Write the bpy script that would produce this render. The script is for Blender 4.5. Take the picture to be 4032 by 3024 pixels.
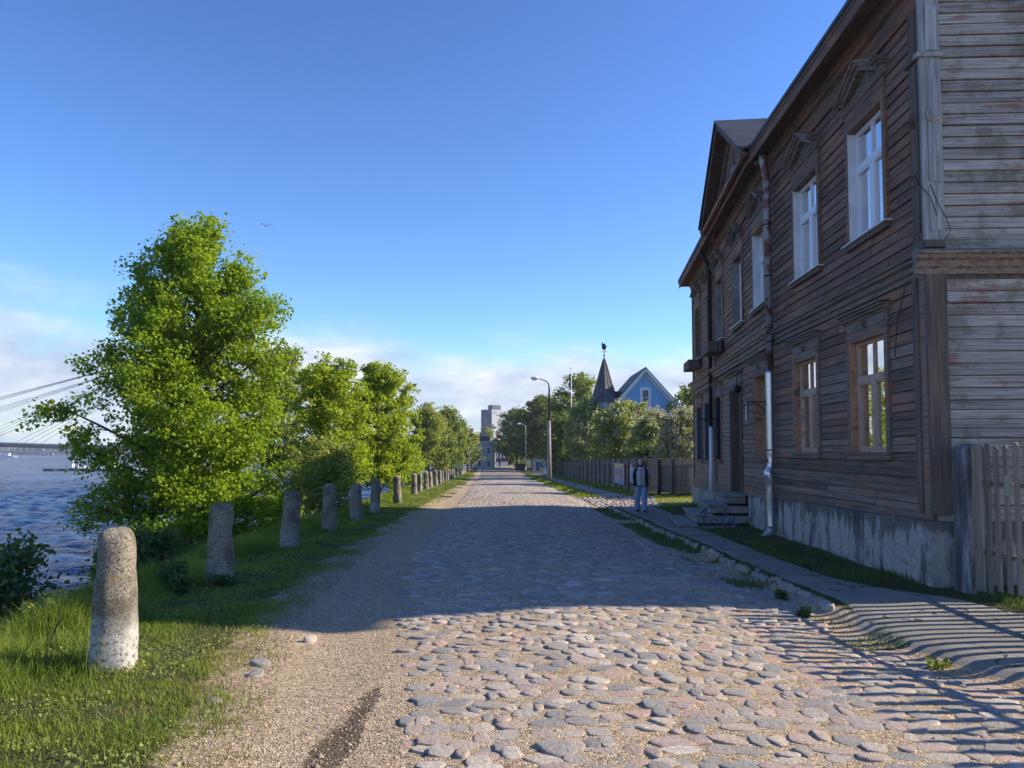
import bpy, bmesh, math, random
import numpy as np
from mathutils import Vector, Matrix, Euler

for o in list(bpy.data.objects):
    bpy.data.objects.remove(o)
S = bpy.context.scene
C = S.collection
R = math.radians

# ------------------------------------------------------------------ camera
cd = bpy.data.cameras.new('camera'); cam = bpy.data.objects.new('camera', cd); C.objects.link(cam)
cam.location = (0, 0, 1.6); cam.rotation_euler = (R(93), 0, 0)
cd.sensor_width = 36; cd.lens = 26.04; cd.shift_y = 0.0275
cd.clip_start = 0.05; cd.clip_end = 8000
S.camera = cam

# ------------------------------------------------------------------ light
SUN_EL, SUN_AZ = 29.0, 5.0            # azimuth from +X towards +Y
W = bpy.data.worlds.new('World'); S.world = W; W.use_nodes = True
nt = W.node_tree; nt.nodes.clear(); N = nt.nodes.new; L = nt.links.new
out = N('ShaderNodeOutputWorld'); bg = N('ShaderNodeBackground'); L(bg.outputs[0], out.inputs[0])
sky = N('ShaderNodeTexSky'); sky.sky_type = 'NISHITA'; sky.sun_disc = False
sky.sun_elevation = R(SUN_EL); sky.sun_rotation = R(90 - SUN_AZ)
sky.air_density = 1.0; sky.dust_density = 0.1; sky.ozone_density = 1.0; sky.altitude = 10
bg.inputs[1].default_value = 0.15
# clouds: a layer of low cloud over the horizon, laid out on a cloud plane by direction
tc = N('ShaderNodeTexCoord'); sep = N('ShaderNodeSeparateXYZ'); L(tc.outputs['Generated'], sep.inputs[0])
def wm(op, a, b=None, c=None, clamp=False):
    m = N('ShaderNodeMath'); m.operation = op; m.use_clamp = clamp
    for i, v in enumerate((a, b, c)):
        if v is None: continue
        if isinstance(v, (int, float)): m.inputs[i].default_value = v
        else: L(v, m.inputs[i])
    return m.outputs[0]
def wramp(v, a, b):
    m = N('ShaderNodeMapRange'); m.interpolation_type = 'SMOOTHSTEP'
    L(v, m.inputs[0]); m.inputs[1].default_value = a; m.inputs[2].default_value = b
    return m.outputs[0]
zz = wm('MAXIMUM', sep.outputs[2], 0.0)
comb = N('ShaderNodeCombineXYZ')
L(sep.outputs[0], comb.inputs[0]); L(sep.outputs[1], comb.inputs[1]); L(wm('MULTIPLY', zz, 2.6), comb.inputs[2])
def wnoise(scale, detail, rough, off):
    mp = N('ShaderNodeMapping'); L(comb.outputs[0], mp.inputs[0]); mp.inputs[1].default_value = off
    n = N('ShaderNodeTexNoise'); L(mp.outputs[0], n.inputs[0]); n.inputs['Scale'].default_value = scale
    n.inputs['Detail'].default_value = detail; n.inputs['Roughness'].default_value = rough
    return n.outputs[0]
n1 = wnoise(4.2, 8, .55, (3.1, 1.7, .4)); n2 = wnoise(9.0, 6, .6, (7.3, 2.2, .9)); n3 = wnoise(2.2, 2, .5, (1.2, 5.0, 0))
# top of the bank of cloud: a little over the horizon, higher on the river side (-X)
top = wm('ADD', wm('MULTIPLY', sep.outputs[0], -0.06), 0.138)
top = wm('ADD', top, wm('MULTIPLY', wm('SUBTRACT', n3, .5), .10))
rel = wm('SUBTRACT', top, zz)
bank = wramp(wm('ADD', rel, wm('MULTIPLY', wm('SUBTRACT', n1, .5), .16)), -0.02, 0.05)
holes = wramp(wm('ADD', n1, wm('MULTIPLY', n2, .25)), .42, .60)
cover = wm('MULTIPLY', bank, wm('ADD', wm('MULTIPLY', holes, .40), .62), clamp=True)
wisp = wm('MULTIPLY', wramp(n2, .58, .72), wramp(zz, .20, .05)); wisp = wm('MULTIPLY', wisp, .35)
cover = wm('MAXIMUM', cover, wisp, clamp=True)
cr = N('ShaderNodeValToRGB'); L(wm('ADD', wm('MULTIPLY', n2, .65), wm('MULTIPLY', n1, .35)), cr.inputs[0])
e = cr.color_ramp.elements; e[0].position = .42; e[0].color = (1.10, 1.34, 1.78, 1); e[1].position = .66; e[1].color = (2.5, 2.6, 2.75, 1)
gm_ = N('ShaderNodeGamma'); L(sky.outputs[0], gm_.inputs[0]); gm_.inputs[1].default_value = 1.95        # deeper blue than the bare model, as in the photograph
hs = N('ShaderNodeVectorMath'); hs.operation = 'MULTIPLY'; L(gm_.outputs[0], hs.inputs[0]); hs.inputs[1].default_value = (.185, .207, .222)
sb_ = N('ShaderNodeSeparateXYZ'); L(hs.outputs[0], sb_.inputs[0])
h3 = N('ShaderNodeVectorMath'); h3.operation = 'SCALE'; L(hs.outputs[0], h3.inputs[0]); L(wm('DIVIDE', 1.0, wm('ADD', wm('MULTIPLY', sb_.outputs[2], .195), 1.0)), h3.inputs[3]); hs = h3
mx = N('ShaderNodeMix'); mx.data_type = 'RGBA'; L(cover, mx.inputs[0]); L(hs.outputs[0], mx.inputs[6]); L(cr.outputs[0], mx.inputs[7])
L(mx.outputs[2], bg.inputs[0])

sd = bpy.data.lights.new('sun', 'SUN'); sun = bpy.data.objects.new('sun', sd); C.objects.link(sun)
sd.energy = 2.9; sd.angle = R(.55); sd.color = (1.0, .87, .69)
sv = Vector((math.cos(R(SUN_EL)) * math.cos(R(SUN_AZ)), math.cos(R(SUN_EL)) * math.sin(R(SUN_AZ)), math.sin(R(SUN_EL))))
sun.rotation_euler = sv.to_track_quat('Z', 'Y').to_euler(); sun.location = (30, 0, 40)
S.view_settings.view_transform = 'Standard'; S.view_settings.look = 'None'
S.view_settings.gamma = 1; S.view_settings.exposure = 1.66

# ------------------------------------------------------------------ helpers
rng = np.random.default_rng(7); random.seed(7)

class MB:
    """collects shapes; build() links them as one mesh object"""
    def __init__(self, T=None): self.v = []; self.f = []; self.T = T
    def add(self, vs, fs):
        o = len(self.v)
        self.v += [tuple(self.T @ Vector(p)) if self.T is not None else tuple(p) for p in vs]
        self.f += [tuple(i + o for i in f) for f in fs]
        return self
    def box(self, x0, x1, y0, y1, z0, z1):
        return self.hexa([(x0, y0, z0), (x1, y0, z0), (x1, y1, z0), (x0, y1, z0), (x0, y0, z1), (x1, y0, z1), (x1, y1, z1), (x0, y1, z1)])
    def hexa(self, p):
        return self.add(p, [(3, 2, 1, 0), (4, 5, 6, 7), (0, 1, 5, 4), (1, 2, 6, 5), (2, 3, 7, 6), (3, 0, 4, 7)])
    def bar(self, a, b, w, h, up=(0, 0, 1)):
        a = Vector(a); b = Vector(b); d = (b - a).normalized(); u = Vector(up)
        s = d.cross(u); s = s.normalized() if s.length > 1e-5 else Vector((1, 0, 0)); u = s.cross(d).normalized()
        p = [q + s * sx * w / 2 + u * sz * h / 2 for q in (a, b) for sz in (-1, 1) for sx in (-1, 1)]
        return self.hexa([p[0], p[1], p[5], p[4], p[2], p[3], p[7], p[6]])
    def prism(self, poly, a, b, axis=1):
        """poly in the two other axes, extruded along axis from a to b"""
        def m(q, t):
            if axis == 1: return (q[0], t, q[1])
            if axis == 0: return (t, q[0], q[1])
            return (q[0], q[1], t)
        n = len(poly)
        return self.add([m(q, a) for q in poly] + [m(q, b) for q in poly],
                        [tuple(range(n))[::-1], tuple(range(n, 2 * n))] + [(i, (i + 1) % n, n + (i + 1) % n, n + i) for i in range(n)])
    def tube(self, pts, rad, n=8, cap=True, sq=None):
        pts = [Vector(p) for p in pts]
        if not hasattr(rad, '__len__'): rad = [rad] * len(pts)
        vs = []; fs = []; prev = None
        for i, p in enumerate(pts):
            d = (pts[min(i + 1, len(pts) - 1)] - pts[max(i - 1, 0)]).normalized()
            if prev is None:
                s = d.cross(Vector((0, 0, 1))); s = s.normalized() if s.length > 1e-3 else Vector((1, 0, 0))
            else:
                s = (prev - d * prev.dot(d)); s = s.normalized() if s.length > 1e-6 else Vector((1, 0, 0))
            prev = s; t = d.cross(s)
            for k in range(n):
                a = 2 * math.pi * k / n
                vs.append(p + (s * math.cos(a) + t * math.sin(a)) * rad[i])
        for i in range(len(pts) - 1):
            for k in range(n):
                fs.append((i * n + k, i * n + (k + 1) % n, (i + 1) * n + (k + 1) % n, (i + 1) * n + k))
        if cap: fs += [tuple(range(n))[::-1], tuple(range((len(pts) - 1) * n, len(pts) * n))]
        return self.add(vs, fs)
    def loft(self, rings, cap=True):
        n = len(rings[0]); vs = [p for r in rings for p in r]; fs = []
        for i in range(len(rings) - 1):
            for k in range(n):
                fs.append((i * n + k, i * n + (k + 1) % n, (i + 1) * n + (k + 1) % n, (i + 1) * n + k))
        if cap: fs += [tuple(range(n))[::-1], tuple(range((len(rings) - 1) * n, len(rings) * n))]
        return self.add(vs, fs)
    def lathe(self, prof, n=16, c=(0, 0, 0)):
        return self.loft([[(c[0] + r * math.cos(2 * math.pi * k / n), c[1] + r * math.sin(2 * math.pi * k / n), c[2] + z) for k in range(n)] for r, z in prof])
    def ball(self, c, r, n=10, m=7, s=(1, 1, 1)):
        rings = []
        for i in range(m + 1):
            a = math.pi * i / m; rr = max(math.sin(a), .02)
            rings.append([(c[0] + r * s[0] * rr * math.cos(2 * math.pi * k / n), c[1] + r * s[1] * rr * math.sin(2 * math.pi * k / n), c[2] - r * s[2] * math.cos(a)) for k in range(n)])
        return self.loft(rings)
    def mesh(self, name, m, smooth=False):
        me = bpy.data.meshes.new(name); me.from_pydata(self.v, [], self.f)
        if m: me.materials.append(m)
        if smooth: me.polygons.foreach_set('use_smooth', [True] * len(me.polygons))
        me.update(); return me
    def build(self, name, m, parent=None, smooth=False):
        return link(name, self.mesh(name, m, smooth), parent)

def link(name, me, parent=None):
    o = bpy.data.objects.new(name, me); C.objects.link(o)
    if parent: o.parent = parent
    return o
def tag(o, label=None, cat=None, group=None, kind=None):
    if label: o['label'] = label
    if cat: o['category'] = cat
    if group: o['group'] = group
    if kind: o['kind'] = kind
    return o
def thing(name, label, cat, loc=(0, 0, 0), rz=0, group=None):
    o = bpy.data.objects.new(name, None); C.objects.link(o); o.location = loc; o.rotation_euler = (0, 0, rz)
    o.empty_display_size = .2
    return tag(o, label, cat, group)
def dup(root, loc=None, rz=None, scale=None, label=None, group=None):
    def cp(o, par):
        c = o.copy(); C.objects.link(c); c.parent = par
        for ch in list(o.children): cp(ch, c)
        return c
    r = cp(root, None)
    if loc is not None: r.location = loc
    if rz is not None: r.rotation_euler = (0, 0, rz)
    if scale is not None: r.scale = scale if hasattr(scale, '__len__') else (scale,) * 3
    return tag(r, label, None, group)
def np_mesh(name, V, F, m=None, smooth=False, attrs=None):
    """F: int array (n,3) or (n,4)"""
    me = bpy.data.meshes.new(name); V = np.ascontiguousarray(V, dtype=np.float32)
    me.vertices.add(len(V)); me.vertices.foreach_set('co', V.ravel())
    Fs = F if isinstance(F, (list, tuple)) else [F]
    lp = np.concatenate([f.ravel() for f in Fs]).astype(np.int32)
    st = []; o = 0
    for f in Fs:
        st.append(o + np.arange(len(f)) * f.shape[1]); o += f.size
    st = np.concatenate(st).astype(np.int32)
    me.loops.add(len(lp)); me.loops.foreach_set('vertex_index', lp)
    me.polygons.add(len(st)); me.polygons.foreach_set('loop_start', st)
    if smooth: me.polygons.foreach_set('use_smooth', np.ones(len(st), dtype=bool))
    me.update(calc_edges=True)
    for k, a in (attrs or {}).items():
        at = me.attributes.new(k, 'FLOAT', 'POINT'); at.data.foreach_set('value', np.ascontiguousarray(a, dtype=np.float32))
    if m: me.materials.append(m)
    return me
def vnoise(x, y, s=1.0, seed=0):
    """cheap smooth noise in 0..1"""
    r = np.random.default_rng(seed); t = 0; amp = 0
    for k in range(6):
        a = r.uniform(0, 6.28); f = s * (1.0 + .45 * k); p = r.uniform(0, 6.28, 2); w = 1 / (1 + .25 * k)
        t = t + w * np.sin((x * math.cos(a) + y * math.sin(a)) * f + p[0] + 1.3 * np.sin((y * math.cos(a) - x * math.sin(a)) * f * .7 + p[1])); amp += w
    return np.clip(.5 + .9 * t / amp, 0, 1)
def sst(a, b, x):
    t = np.clip((x - a) / (b - a), 0, 1); return t * t * (3 - 2 * t)

# ------------------------------------------------------------------ materials
class MT:
    def __init__(self, name):
        self.m = bpy.data.materials.new(name); self.m.use_nodes = True
        self.t = self.m.node_tree; self.b = self.t.nodes['Principled BSDF']; self.o = self.t.nodes['Material Output']
        self._pos = None
    def n(self, ty, **kw):
        x = self.t.nodes.new(ty)
        for k, v in kw.items(): setattr(x, k, v)
        return x
    def l(self, a, b): self.t.links.new(a, b)
    def setin(self, sock, v):
        if hasattr(v, 'links') or isinstance(v, bpy.types.NodeSocket): self.l(v, sock)
        else: sock.default_value = v
    def math(self, op, a, b=0.0, clamp=False):
        x = self.n('ShaderNodeMath', operation=op, use_clamp=clamp); self.setin(x.inputs[0], a); self.setin(x.inputs[1], b); return x.outputs[0]
    def pos(self, scale=(1, 1, 1), space='world', rndoff=False, rot=(0, 0, 0)):
        if space == 'world': p = self.n('ShaderNodeNewGeometry').outputs['Position']
        else: p = self.n('ShaderNodeTexCoord').outputs['Object' if space == 'object' else 'Generated']
        mp = self.n('ShaderNodeMapping'); self.l(p, mp.inputs[0]); mp.inputs[3].default_value = scale; mp.inputs[2].default_value = rot
        if rndoff:
            oi = self.n('ShaderNodeObjectInfo'); v = self.n('ShaderNodeVectorMath', operation='SCALE')
            cb = self.n('ShaderNodeCombineXYZ'); 
            for i in range(3): self.l(oi.outputs['Random'], cb.inputs[i])
            self.l(cb.outputs[0], v.inputs[0]); v.inputs[3].default_value = 37.0; self.l(v.outputs[0], mp.inputs[1])
        return mp.outputs[0]
    def noise(self, vec, scale, detail=4, rough=.55, dist=0):
        x = self.n('ShaderNodeTexNoise'); self.l(vec, x.inputs['Vector']); x.inputs['Scale'].default_value = scale
        x.inputs['Detail'].default_value = detail; x.inputs['Roughness'].default_value = rough; x.inputs['Distortion'].default_value = dist
        return x.outputs[0]
    def vor(self, vec, scale, feature='F1', out=0):
        x = self.n('ShaderNodeTexVoronoi', feature=feature); self.l(vec, x.inputs['Vector']); x.inputs['Scale'].default_value = scale
        return x.outputs[out]
    def ramp(self, v, stops, mode='LINEAR'):
        x = self.n('ShaderNodeValToRGB'); self.l(v, x.inputs[0]); x.color_ramp.interpolation = mode; e = x.color_ramp.elements
        while len(e) < len(stops): e.new(1)
        for q, (p, c) in zip(e, stops): q.position = p; q.color = tuple(c) + (1,) if len(c) == 3 else c
        return x.outputs[0]
    def step(self, v, a, b):
        x = self.n('ShaderNodeMapRange', interpolation_type='SMOOTHSTEP'); self.setin(x.inputs[0], v)
        x.inputs[1].default_value = a; x.inputs[2].default_value = b; return x.outputs[0]
    def mix(self, f, a, b, mode='MIX'):
        x = self.n('ShaderNodeMix', data_type='RGBA', blend_type=mode); self.setin(x.inputs[0], f)
        for s, v in ((x.inputs[6], a), (x.inputs[7], b)):
            if isinstance(v, tuple): s.default_value = tuple(v) + (1,) if len(v) == 3 else v
            else: self.l(v, s)
        return x.outputs[2]
    def bright(self, c, f):
        x = self.n('ShaderNodeVectorMath', operation='SCALE'); self.l(c, x.inputs[0]); self.setin(x.inputs[3], f); return x.outputs[0]
    def rand(self): return self.n('ShaderNodeObjectInfo').outputs['Random']
    def attr(self, k): return self.n('ShaderNodeAttribute', attribute_name=k).outputs['Fac']
    def z(self):
        s = self.n('ShaderNodeSeparateXYZ'); self.l(self.n('ShaderNodeNewGeometry').outputs['Position'], s.inputs[0]); return s.outputs
    def bump(self, h, strength=.5, dist=.02):
        x = self.n('ShaderNodeBump'); self.l(h, x.inputs['Height']); x.inputs['Strength'].default_value = strength; x.inputs['Distance'].default_value = dist
        self.l(x.outputs[0], self.b.inputs['Normal']); return x.outputs[0]
    def fin(self, col, rough=.8, spec=.3, metal=0):
        self.setin(self.b.inputs['Base Color'], tuple(col) + (1,) if isinstance(col, tuple) else col)
        self.setin(self.b.inputs['Roughness'], rough); self.b.inputs['Specular IOR Level'].default_value = spec
        self.b.inputs['Metallic'].default_value = metal; return self.m

def plain(name, c1, c2=None, scale=6, rough=.7, spec=.3, metal=0, stretch=(1, 1, 1), bump=0, bd=.01, rnd=0, space='object', lo=.35, hi=.65, detail=5):
    t = MT(name); p = t.pos(stretch, space, rndoff=(space == 'world'))
    n = t.noise(p, scale, detail)
    col = t.ramp(n, [(lo, c1), (hi, c2 or tuple(x * .8 for x in c1))])
    if rnd: col = t.bright(col, t.math('ADD', t.math('MULTIPLY', t.rand(), rnd), 1 - rnd / 2))
    if bump: t.bump(n, bump, bd)
    return t.fin(col, rough, spec, metal)

def wood(name, base, dark, paint=None, grain=(7, .55, 26), pam=(.5, .62), rnd=.5, bump=.5, lich=None, lam=(.56, .7)):
    t = MT(name); p = t.pos(grain, 'world', rndoff=True); g = t.noise(p, 1.6, 6, .62, .35)
    fine = t.noise(p, 5.5, 3, .6)
    col = t.ramp(g, [(.30, dark), (.52, base), (.72, tuple(min(1, x * 1.45) for x in base))])
    col = t.bright(col, t.math('ADD', t.math('MULTIPLY', fine, .6), .68))
    if paint:
        q = t.noise(t.pos((1, 1, 1.5), 'world'), 1.1, 8, .68); qq = t.noise(t.pos((grain[0] * .4, grain[1] * 1.6, 9), 'world'), 1.5, 5, .6)
        f = t.step(t.math('ADD', t.math('MULTIPLY', q, .6), t.math('MULTIPLY', qq, .4)), *pam)
        col = t.mix(t.math('MULTIPLY', f, .8), col, paint)
    if lich:
        q = t.noise(t.pos((1, 1, 1), 'world'), 2.3, 7, .65); col = t.mix(t.math('MULTIPLY', t.step(q, *lam), .7), col, lich)
    col = t.bright(col, t.math('ADD', t.math('MULTIPLY', t.rand(), rnd), 1 - rnd / 2))
    t.bump(t.math('ADD', g, t.math('MULTIPLY', fine, .6)), bump, .012)
    return t.fin(col, .78, .28)

M = {}
M['facade'] = wood('weathered_brown_wood', (.190, .118, .082), (.062, .047, .040), paint=(.31, .150, .082), pam=(.48, .57), rnd=.65)
M['facade_low'] = wood('weathered_grey_brown_wood', (.195, .150, .115), (.068, .058, .052), paint=(.29, .140, .085), pam=(.50, .58), rnd=.65)
M['gable'] = wood('weathered_grey_wood', (.345, .325, .285), (.150, .145, .135), paint=(.225, .115, .080), grain=(.55, 7, 26), pam=(.545, .60), rnd=.40, lich=(.165, .150, .105), lam=(.50, .62))
M['trim'] = wood('weathered_trim_wood', (.215, .172, .135), (.085, .070, .060), paint=(.31, .27, .21), grain=(9, 1.2, 20), pam=(.54, .64), rnd=.3)
M['trim_grey'] = wood('grey_trim_wood', (0.324, 0.332, 0.332), (0.162, 0.170, 0.179), paint=(0.211, 0.089, 0.073), grain=(16, 16, .8), pam=(.57, .66), rnd=.25)
M['trim_dark'] = wood('dark_trim_wood', (0.137, 0.104, 0.081), (0.052, 0.044, 0.039), grain=(16, 16, .8), rnd=.25)
M['eave'] = wood('eave_wood', (0.150, 0.096, 0.067), (0.054, 0.041, 0.036), grain=(9, .6, 14), rnd=.2)
M['orange'] = wood('peeling_orange_paint', (.43, .245, .145), (.33, .18, .105), paint=(.085, .066, .055), grain=(9, 9, 5), pam=(.545, .58), rnd=.15)
M['orange_sash'] = wood('faded_sash_paint', (.50, .345, .250), (.39, .26, .185), grain=(9, 9, 3), rnd=.1)
M['fence'] = wood('fence_wood', (0.241, 0.200, 0.152), (0.117, 0.103, 0.085), grain=(22, 22, .9), rnd=.45, lich=(0.145, 0.124, 0.048), lam=(.6, .72))
M['fence_far'] = wood('old_fence_wood', (0.162, 0.146, 0.120), (0.084, 0.079, 0.070), grain=(18, 18, .9), rnd=.4)
M['upvc'] = plain('white_window_plastic', (.78, .79, .80), (.72, .73, .75), rough=.35, scale=3)
M['white_reveal'] = plain('white_reveal_paint', (.72, .73, .74), (.58, .58, .57), rough=.7, scale=3, bump=.1)
M['bluegrey'] = plain('blue_grey_board', (.070, .100, .150), (.050, .075, .115), rough=.6, scale=3)
M['roof'] = plain('roof_sheet', (.060, .060, .066), (.036, .036, .040), rough=.55, scale=2, space='world')
M['dark'] = plain('dark_room', (.020, .019, .018), (.012, .012, .012), rough=.9)
M['curtain'] = plain('net_curtain', (.30, .32, .31), (.22, .24, .235), rough=.9, scale=9)
M['zinc'] = plain('galvanised_zinc', (.62, .65, .68), (.50, .54, .58), rough=.28, metal=.9, scale=5, stretch=(1, 1, .3), bump=.05)
M['zinc_old'] = plain('old_zinc_red_paint', (.30, .32, .34), (.17, .070, .060), rough=.5, metal=.35, scale=3.2, lo=.50, hi=.56)
M['rust'] = plain('rusty_iron', (.055, .040, .034), (.030, .026, .026), rough=.7, metal=.4)
M['iron'] = plain('black_iron', (.022, .023, .026), (.014, .014, .016), rough=.55, metal=.4)
M['steel'] = plain('painted_steel', (.36, .38, .40), (.28, .30, .32), rough=.5, metal=.4)
M['whitepaint'] = plain('white_paint', (.74, .75, .76), (.60, .62, .64), rough=.55, scale=4)
M['paper'] = plain('white_paper', (.72, .73, .75), (.62, .63, .66), rough=.8)

def t_plinth():
    t = MT('stained_plinth_render'); p = t.pos((1, 1, .28), 'world'); n = t.noise(p, 3.2, 8, .7); q = t.noise(t.pos(), 14, 5, .6); r = t.noise(t.pos(), 1.1, 6, .6)
    col = t.ramp(q, [(.3, (.31, .295, .265)), (.7, (.43, .41, .375))])
    col = t.mix(t.math('MULTIPLY', t.step(n, .47, .60), .88), col, (.065, .063, .058))
    hz = t.math('ADD', t.z()[2], t.math('MULTIPLY', t.noise(t.pos((1, 1, .1), 'world'), 5, 5, .6), 1.1)); col = t.mix(t.math('MULTIPLY', t.step(hz, .98, 1.12), .75), col, (.075, .072, .066))
    col = t.mix(t.math('MULTIPLY', t.step(r, .60, .66), .7), col, (.36, .355, .34))
    v = t.n('ShaderNodeTexVoronoi', feature='DISTANCE_TO_EDGE'); d = t.pos(); 
    dn = t.n('ShaderNodeVectorMath', operation='ADD'); t.l(d, dn.inputs[0]); nz = t.n('ShaderNodeTexNoise'); t.l(d, nz.inputs[0]); nz.inputs['Scale'].default_value = 3; t.l(nz.outputs[1], dn.inputs[1])
    t.l(dn.outputs[0], v.inputs['Vector']); v.inputs['Scale'].default_value = .55
    crack = t.math('MULTIPLY', t.step(v.outputs[0], .006, .002), t.step(t.noise(d, .7, 2), .48, .56))
    col = t.mix(t.math('MULTIPLY', crack, .6), col, (.05, .05, .05))
    t.bump(t.math('SUBTRACT', t.math('MULTIPLY', q, .4), crack), .6, .02)
    return t.fin(col, .9, .15)
M['plinth'] = t_plinth()
M['concrete'] = plain('old_concrete', (0.310, 0.299, 0.276), (0.178, 0.172, 0.161), rough=.9, scale=4, bump=.5, bd=.02, space='world', detail=9)

def t_post():
    t = MT('blackened_concrete_post'); n = t.noise(t.pos((1, 1, .12), 'world'), 9, 5, .6); q = t.noise(t.pos(), 26, 5, .6)
    col = t.ramp(n, [(.42, (.075, .078, .08)), (.56, (.15, .155, .16)), (.66, (.33, .34, .36))])
    col = t.bright(col, t.math('ADD', t.math('MULTIPLY', q, .8), .6)); t.bump(q, .6, .01)
    return t.fin(col, .9, .2)
M['post'] = t_post()

def t_granite():
    t = MT('lichened_granite'); p = t.pos((1, 1, 1), 'object', rndoff=False); oi = t.rand()
    off = t.n('ShaderNodeVectorMath', operation='ADD'); cb = t.n('ShaderNodeCombineXYZ'); t.l(t.math('MULTIPLY', oi, 31.0), cb.inputs[0]); t.l(t.math('MULTIPLY', oi, 17.0), cb.inputs[2])
    t.l(p, off.inputs[0]); t.l(cb.outputs[0], off.inputs[1]); v = off.outputs[0]
    sp = t.noise(v, 62, 4, .75); sp2 = t.noise(v, 24, 5, .65)
    col = t.ramp(sp, [(.36, (.075, .070, .060)), (.50, (.25, .23, .195)), (.64, (.44, .42, .38))])
    tint = t.mix(oi, (.90, .86, .80), (1.0, .90, .74)); col = t.mix(1.0, col, tint, 'MULTIPLY')
    moss = t.step(t.noise(v, 3.2, 6, .65), .46, .60); col = t.mix(t.math('MULTIPLY', moss, .65), col, (.075, .070, .050))
    s = t.n('ShaderNodeSeparateXYZ'); t.l(p, s.inputs[0])
    h = t.math('ADD', s.outputs[2], t.math('MULTIPLY', t.noise(v, 6, 6, .7), .5))
    oc = t.n('ShaderNodeSeparateColor'); t.l(t.n('ShaderNodeObjectInfo').outputs['Color'], oc.inputs[0])
    ww = t.math('MULTIPLY', t.math('MULTIPLY', t.step(h, .72, .50), t.step(sp2, .34, .52)), oc.outputs[0]); col = t.mix(t.math('MULTIPLY', ww, .80), col, (.56, .55, .53))
    li = t.math('MULTIPLY', t.math('MULTIPLY', t.step(t.noise(v, 17, 4, .6), .625, .66), t.step(t.noise(v, 2.6, 3, .5), .44, .54)), oc.outputs[1]); col = t.mix(t.math('MULTIPLY', li, .9), col, (.42, .24, .03))
    t.bump(t.math('ADD', sp, t.math('MULTIPLY', sp2, 1.2)), .8, .014)
    return t.fin(col, .92, .2)
M['granite'] = t_granite()

def t_cobble(single):
    t = MT('cobble_stone' if single else 'cobble_stone_many'); r = t.rand() if single else t.attr('rnd')
    p = t.pos((1, 1, 1), 'world'); a = t.noise(p, 34, 6, .7); b = t.noise(p, 120, 3, .6)
    col = t.ramp(r, [(0, (0.179, 0.201, 0.218)), (.13, (0.444, 0.325, 0.282)), (.27, (0.256, 0.265, 0.265)), (.38, (0.512, 0.384, 0.316)), (.48, (0.342, 0.311, 0.282)), (.58, (0.564, 0.487, 0.384)), (.68, (0.205, 0.226, 0.235)), (.78, (0.529, 0.316, 0.256)), (.86, (0.401, 0.376, 0.342)), (.94, (0.632, 0.564, 0.495))], 'CONSTANT')
    col = t.mix(.42, col, (.40, .345, .295)); col = t.bright(col, t.math('ADD', t.math('MULTIPLY', a, 1.5), .22)); col = t.mix(t.math('MULTIPLY', t.step(b, .58, .70), .45), col, (.46, .42, .38)); col = t.mix(t.math('MULTIPLY', t.step(b, .40, .30), .5), col, (.07, .065, .06))
    dust = t.math('MULTIPLY', t.step(t.noise(p, 2.2, 4, .6), .42, .66), .35); col = t.mix(dust, col, (.34, .29, .225))
    t.bump(t.math('ADD', a, t.math('MULTIPLY', b, .45)), .9, .016)
    return t.fin(col, .78, .28)
M['cobble'] = t_cobble(True); M['cobble_many'] = t_cobble(False)

def sandcol(t):
    p = t.pos((1, 1, 1), 'world'); a = t.noise(p, 3.5, 6, .65); v = t.n('ShaderNodeTexVoronoi'); t.l(p, v.inputs['Vector']); v.inputs['Scale'].default_value = 105
    v2 = t.n('ShaderNodeTexVoronoi'); t.l(p, v2.inputs['Vector']); v2.inputs['Scale'].default_value = 48
    n = t.noise(p, 160, 3, .6)
    s = t.n('ShaderNodeSeparateColor'); t.l(v.outputs['Color'], s.inputs[0]); s2 = t.n('ShaderNodeSeparateColor'); t.l(v2.outputs['Color'], s2.inputs[0])
    col = t.ramp(s.outputs[0], [(0, (.30, .22, .135)), (.35, (.42, .315, .20)), (.7, (.50, .385, .26)), (.95, (.62, .52, .39))])
    col = t.mix(t.step(s2.outputs[0], .80, .84), col, t.bright(col, 1.35)); col = t.mix(t.step(s2.outputs[0], .16, .12), col, t.bright(col, .55))
    col = t.bright(col, t.math('ADD', t.math('MULTIPLY', a, .6), .66)); col = t.bright(col, t.math('ADD', t.math('MULTIPLY', n, .5), .75))
    h = t.math('ADD', t.math('MULTIPLY', v.outputs[0], -.6), t.math('ADD', t.math('MULTIPLY', n, .4), t.math('MULTIPLY', v2.outputs[0], -.5)))
    return p, col, h
def t_ground():
    t = MT('ground'); p, col, h = sandcol(t)
    g = t.attr('grass'); n = t.noise(p, 5.5, 7, .7); n2 = t.noise(p, 60, 4, .65)
    f = t.step(t.math('ADD', g, t.math('MULTIPLY', t.math('SUBTRACT', n, .5), 1.1)), .38, .60)
    gc = t.ramp(n2, [(.3, (.030, .038, .014)), (.5, (.060, .075, .022)), (.7, (.110, .105, .045))])
    col = t.mix(f, col, gc)
    w = t.attr('wet'); wf = t.step(t.math('ADD', w, t.math('MULTIPLY', t.math('SUBTRACT', t.noise(p, 14, 6, .7), .5), .9)), .42, .62)
    col = t.mix(t.math('MULTIPLY', wf, .85), col, t.bright(col, .16))
    t.bump(h, .9, .02)
    return t.fin(col, .95, .15)
M['ground'] = t_ground()
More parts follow.
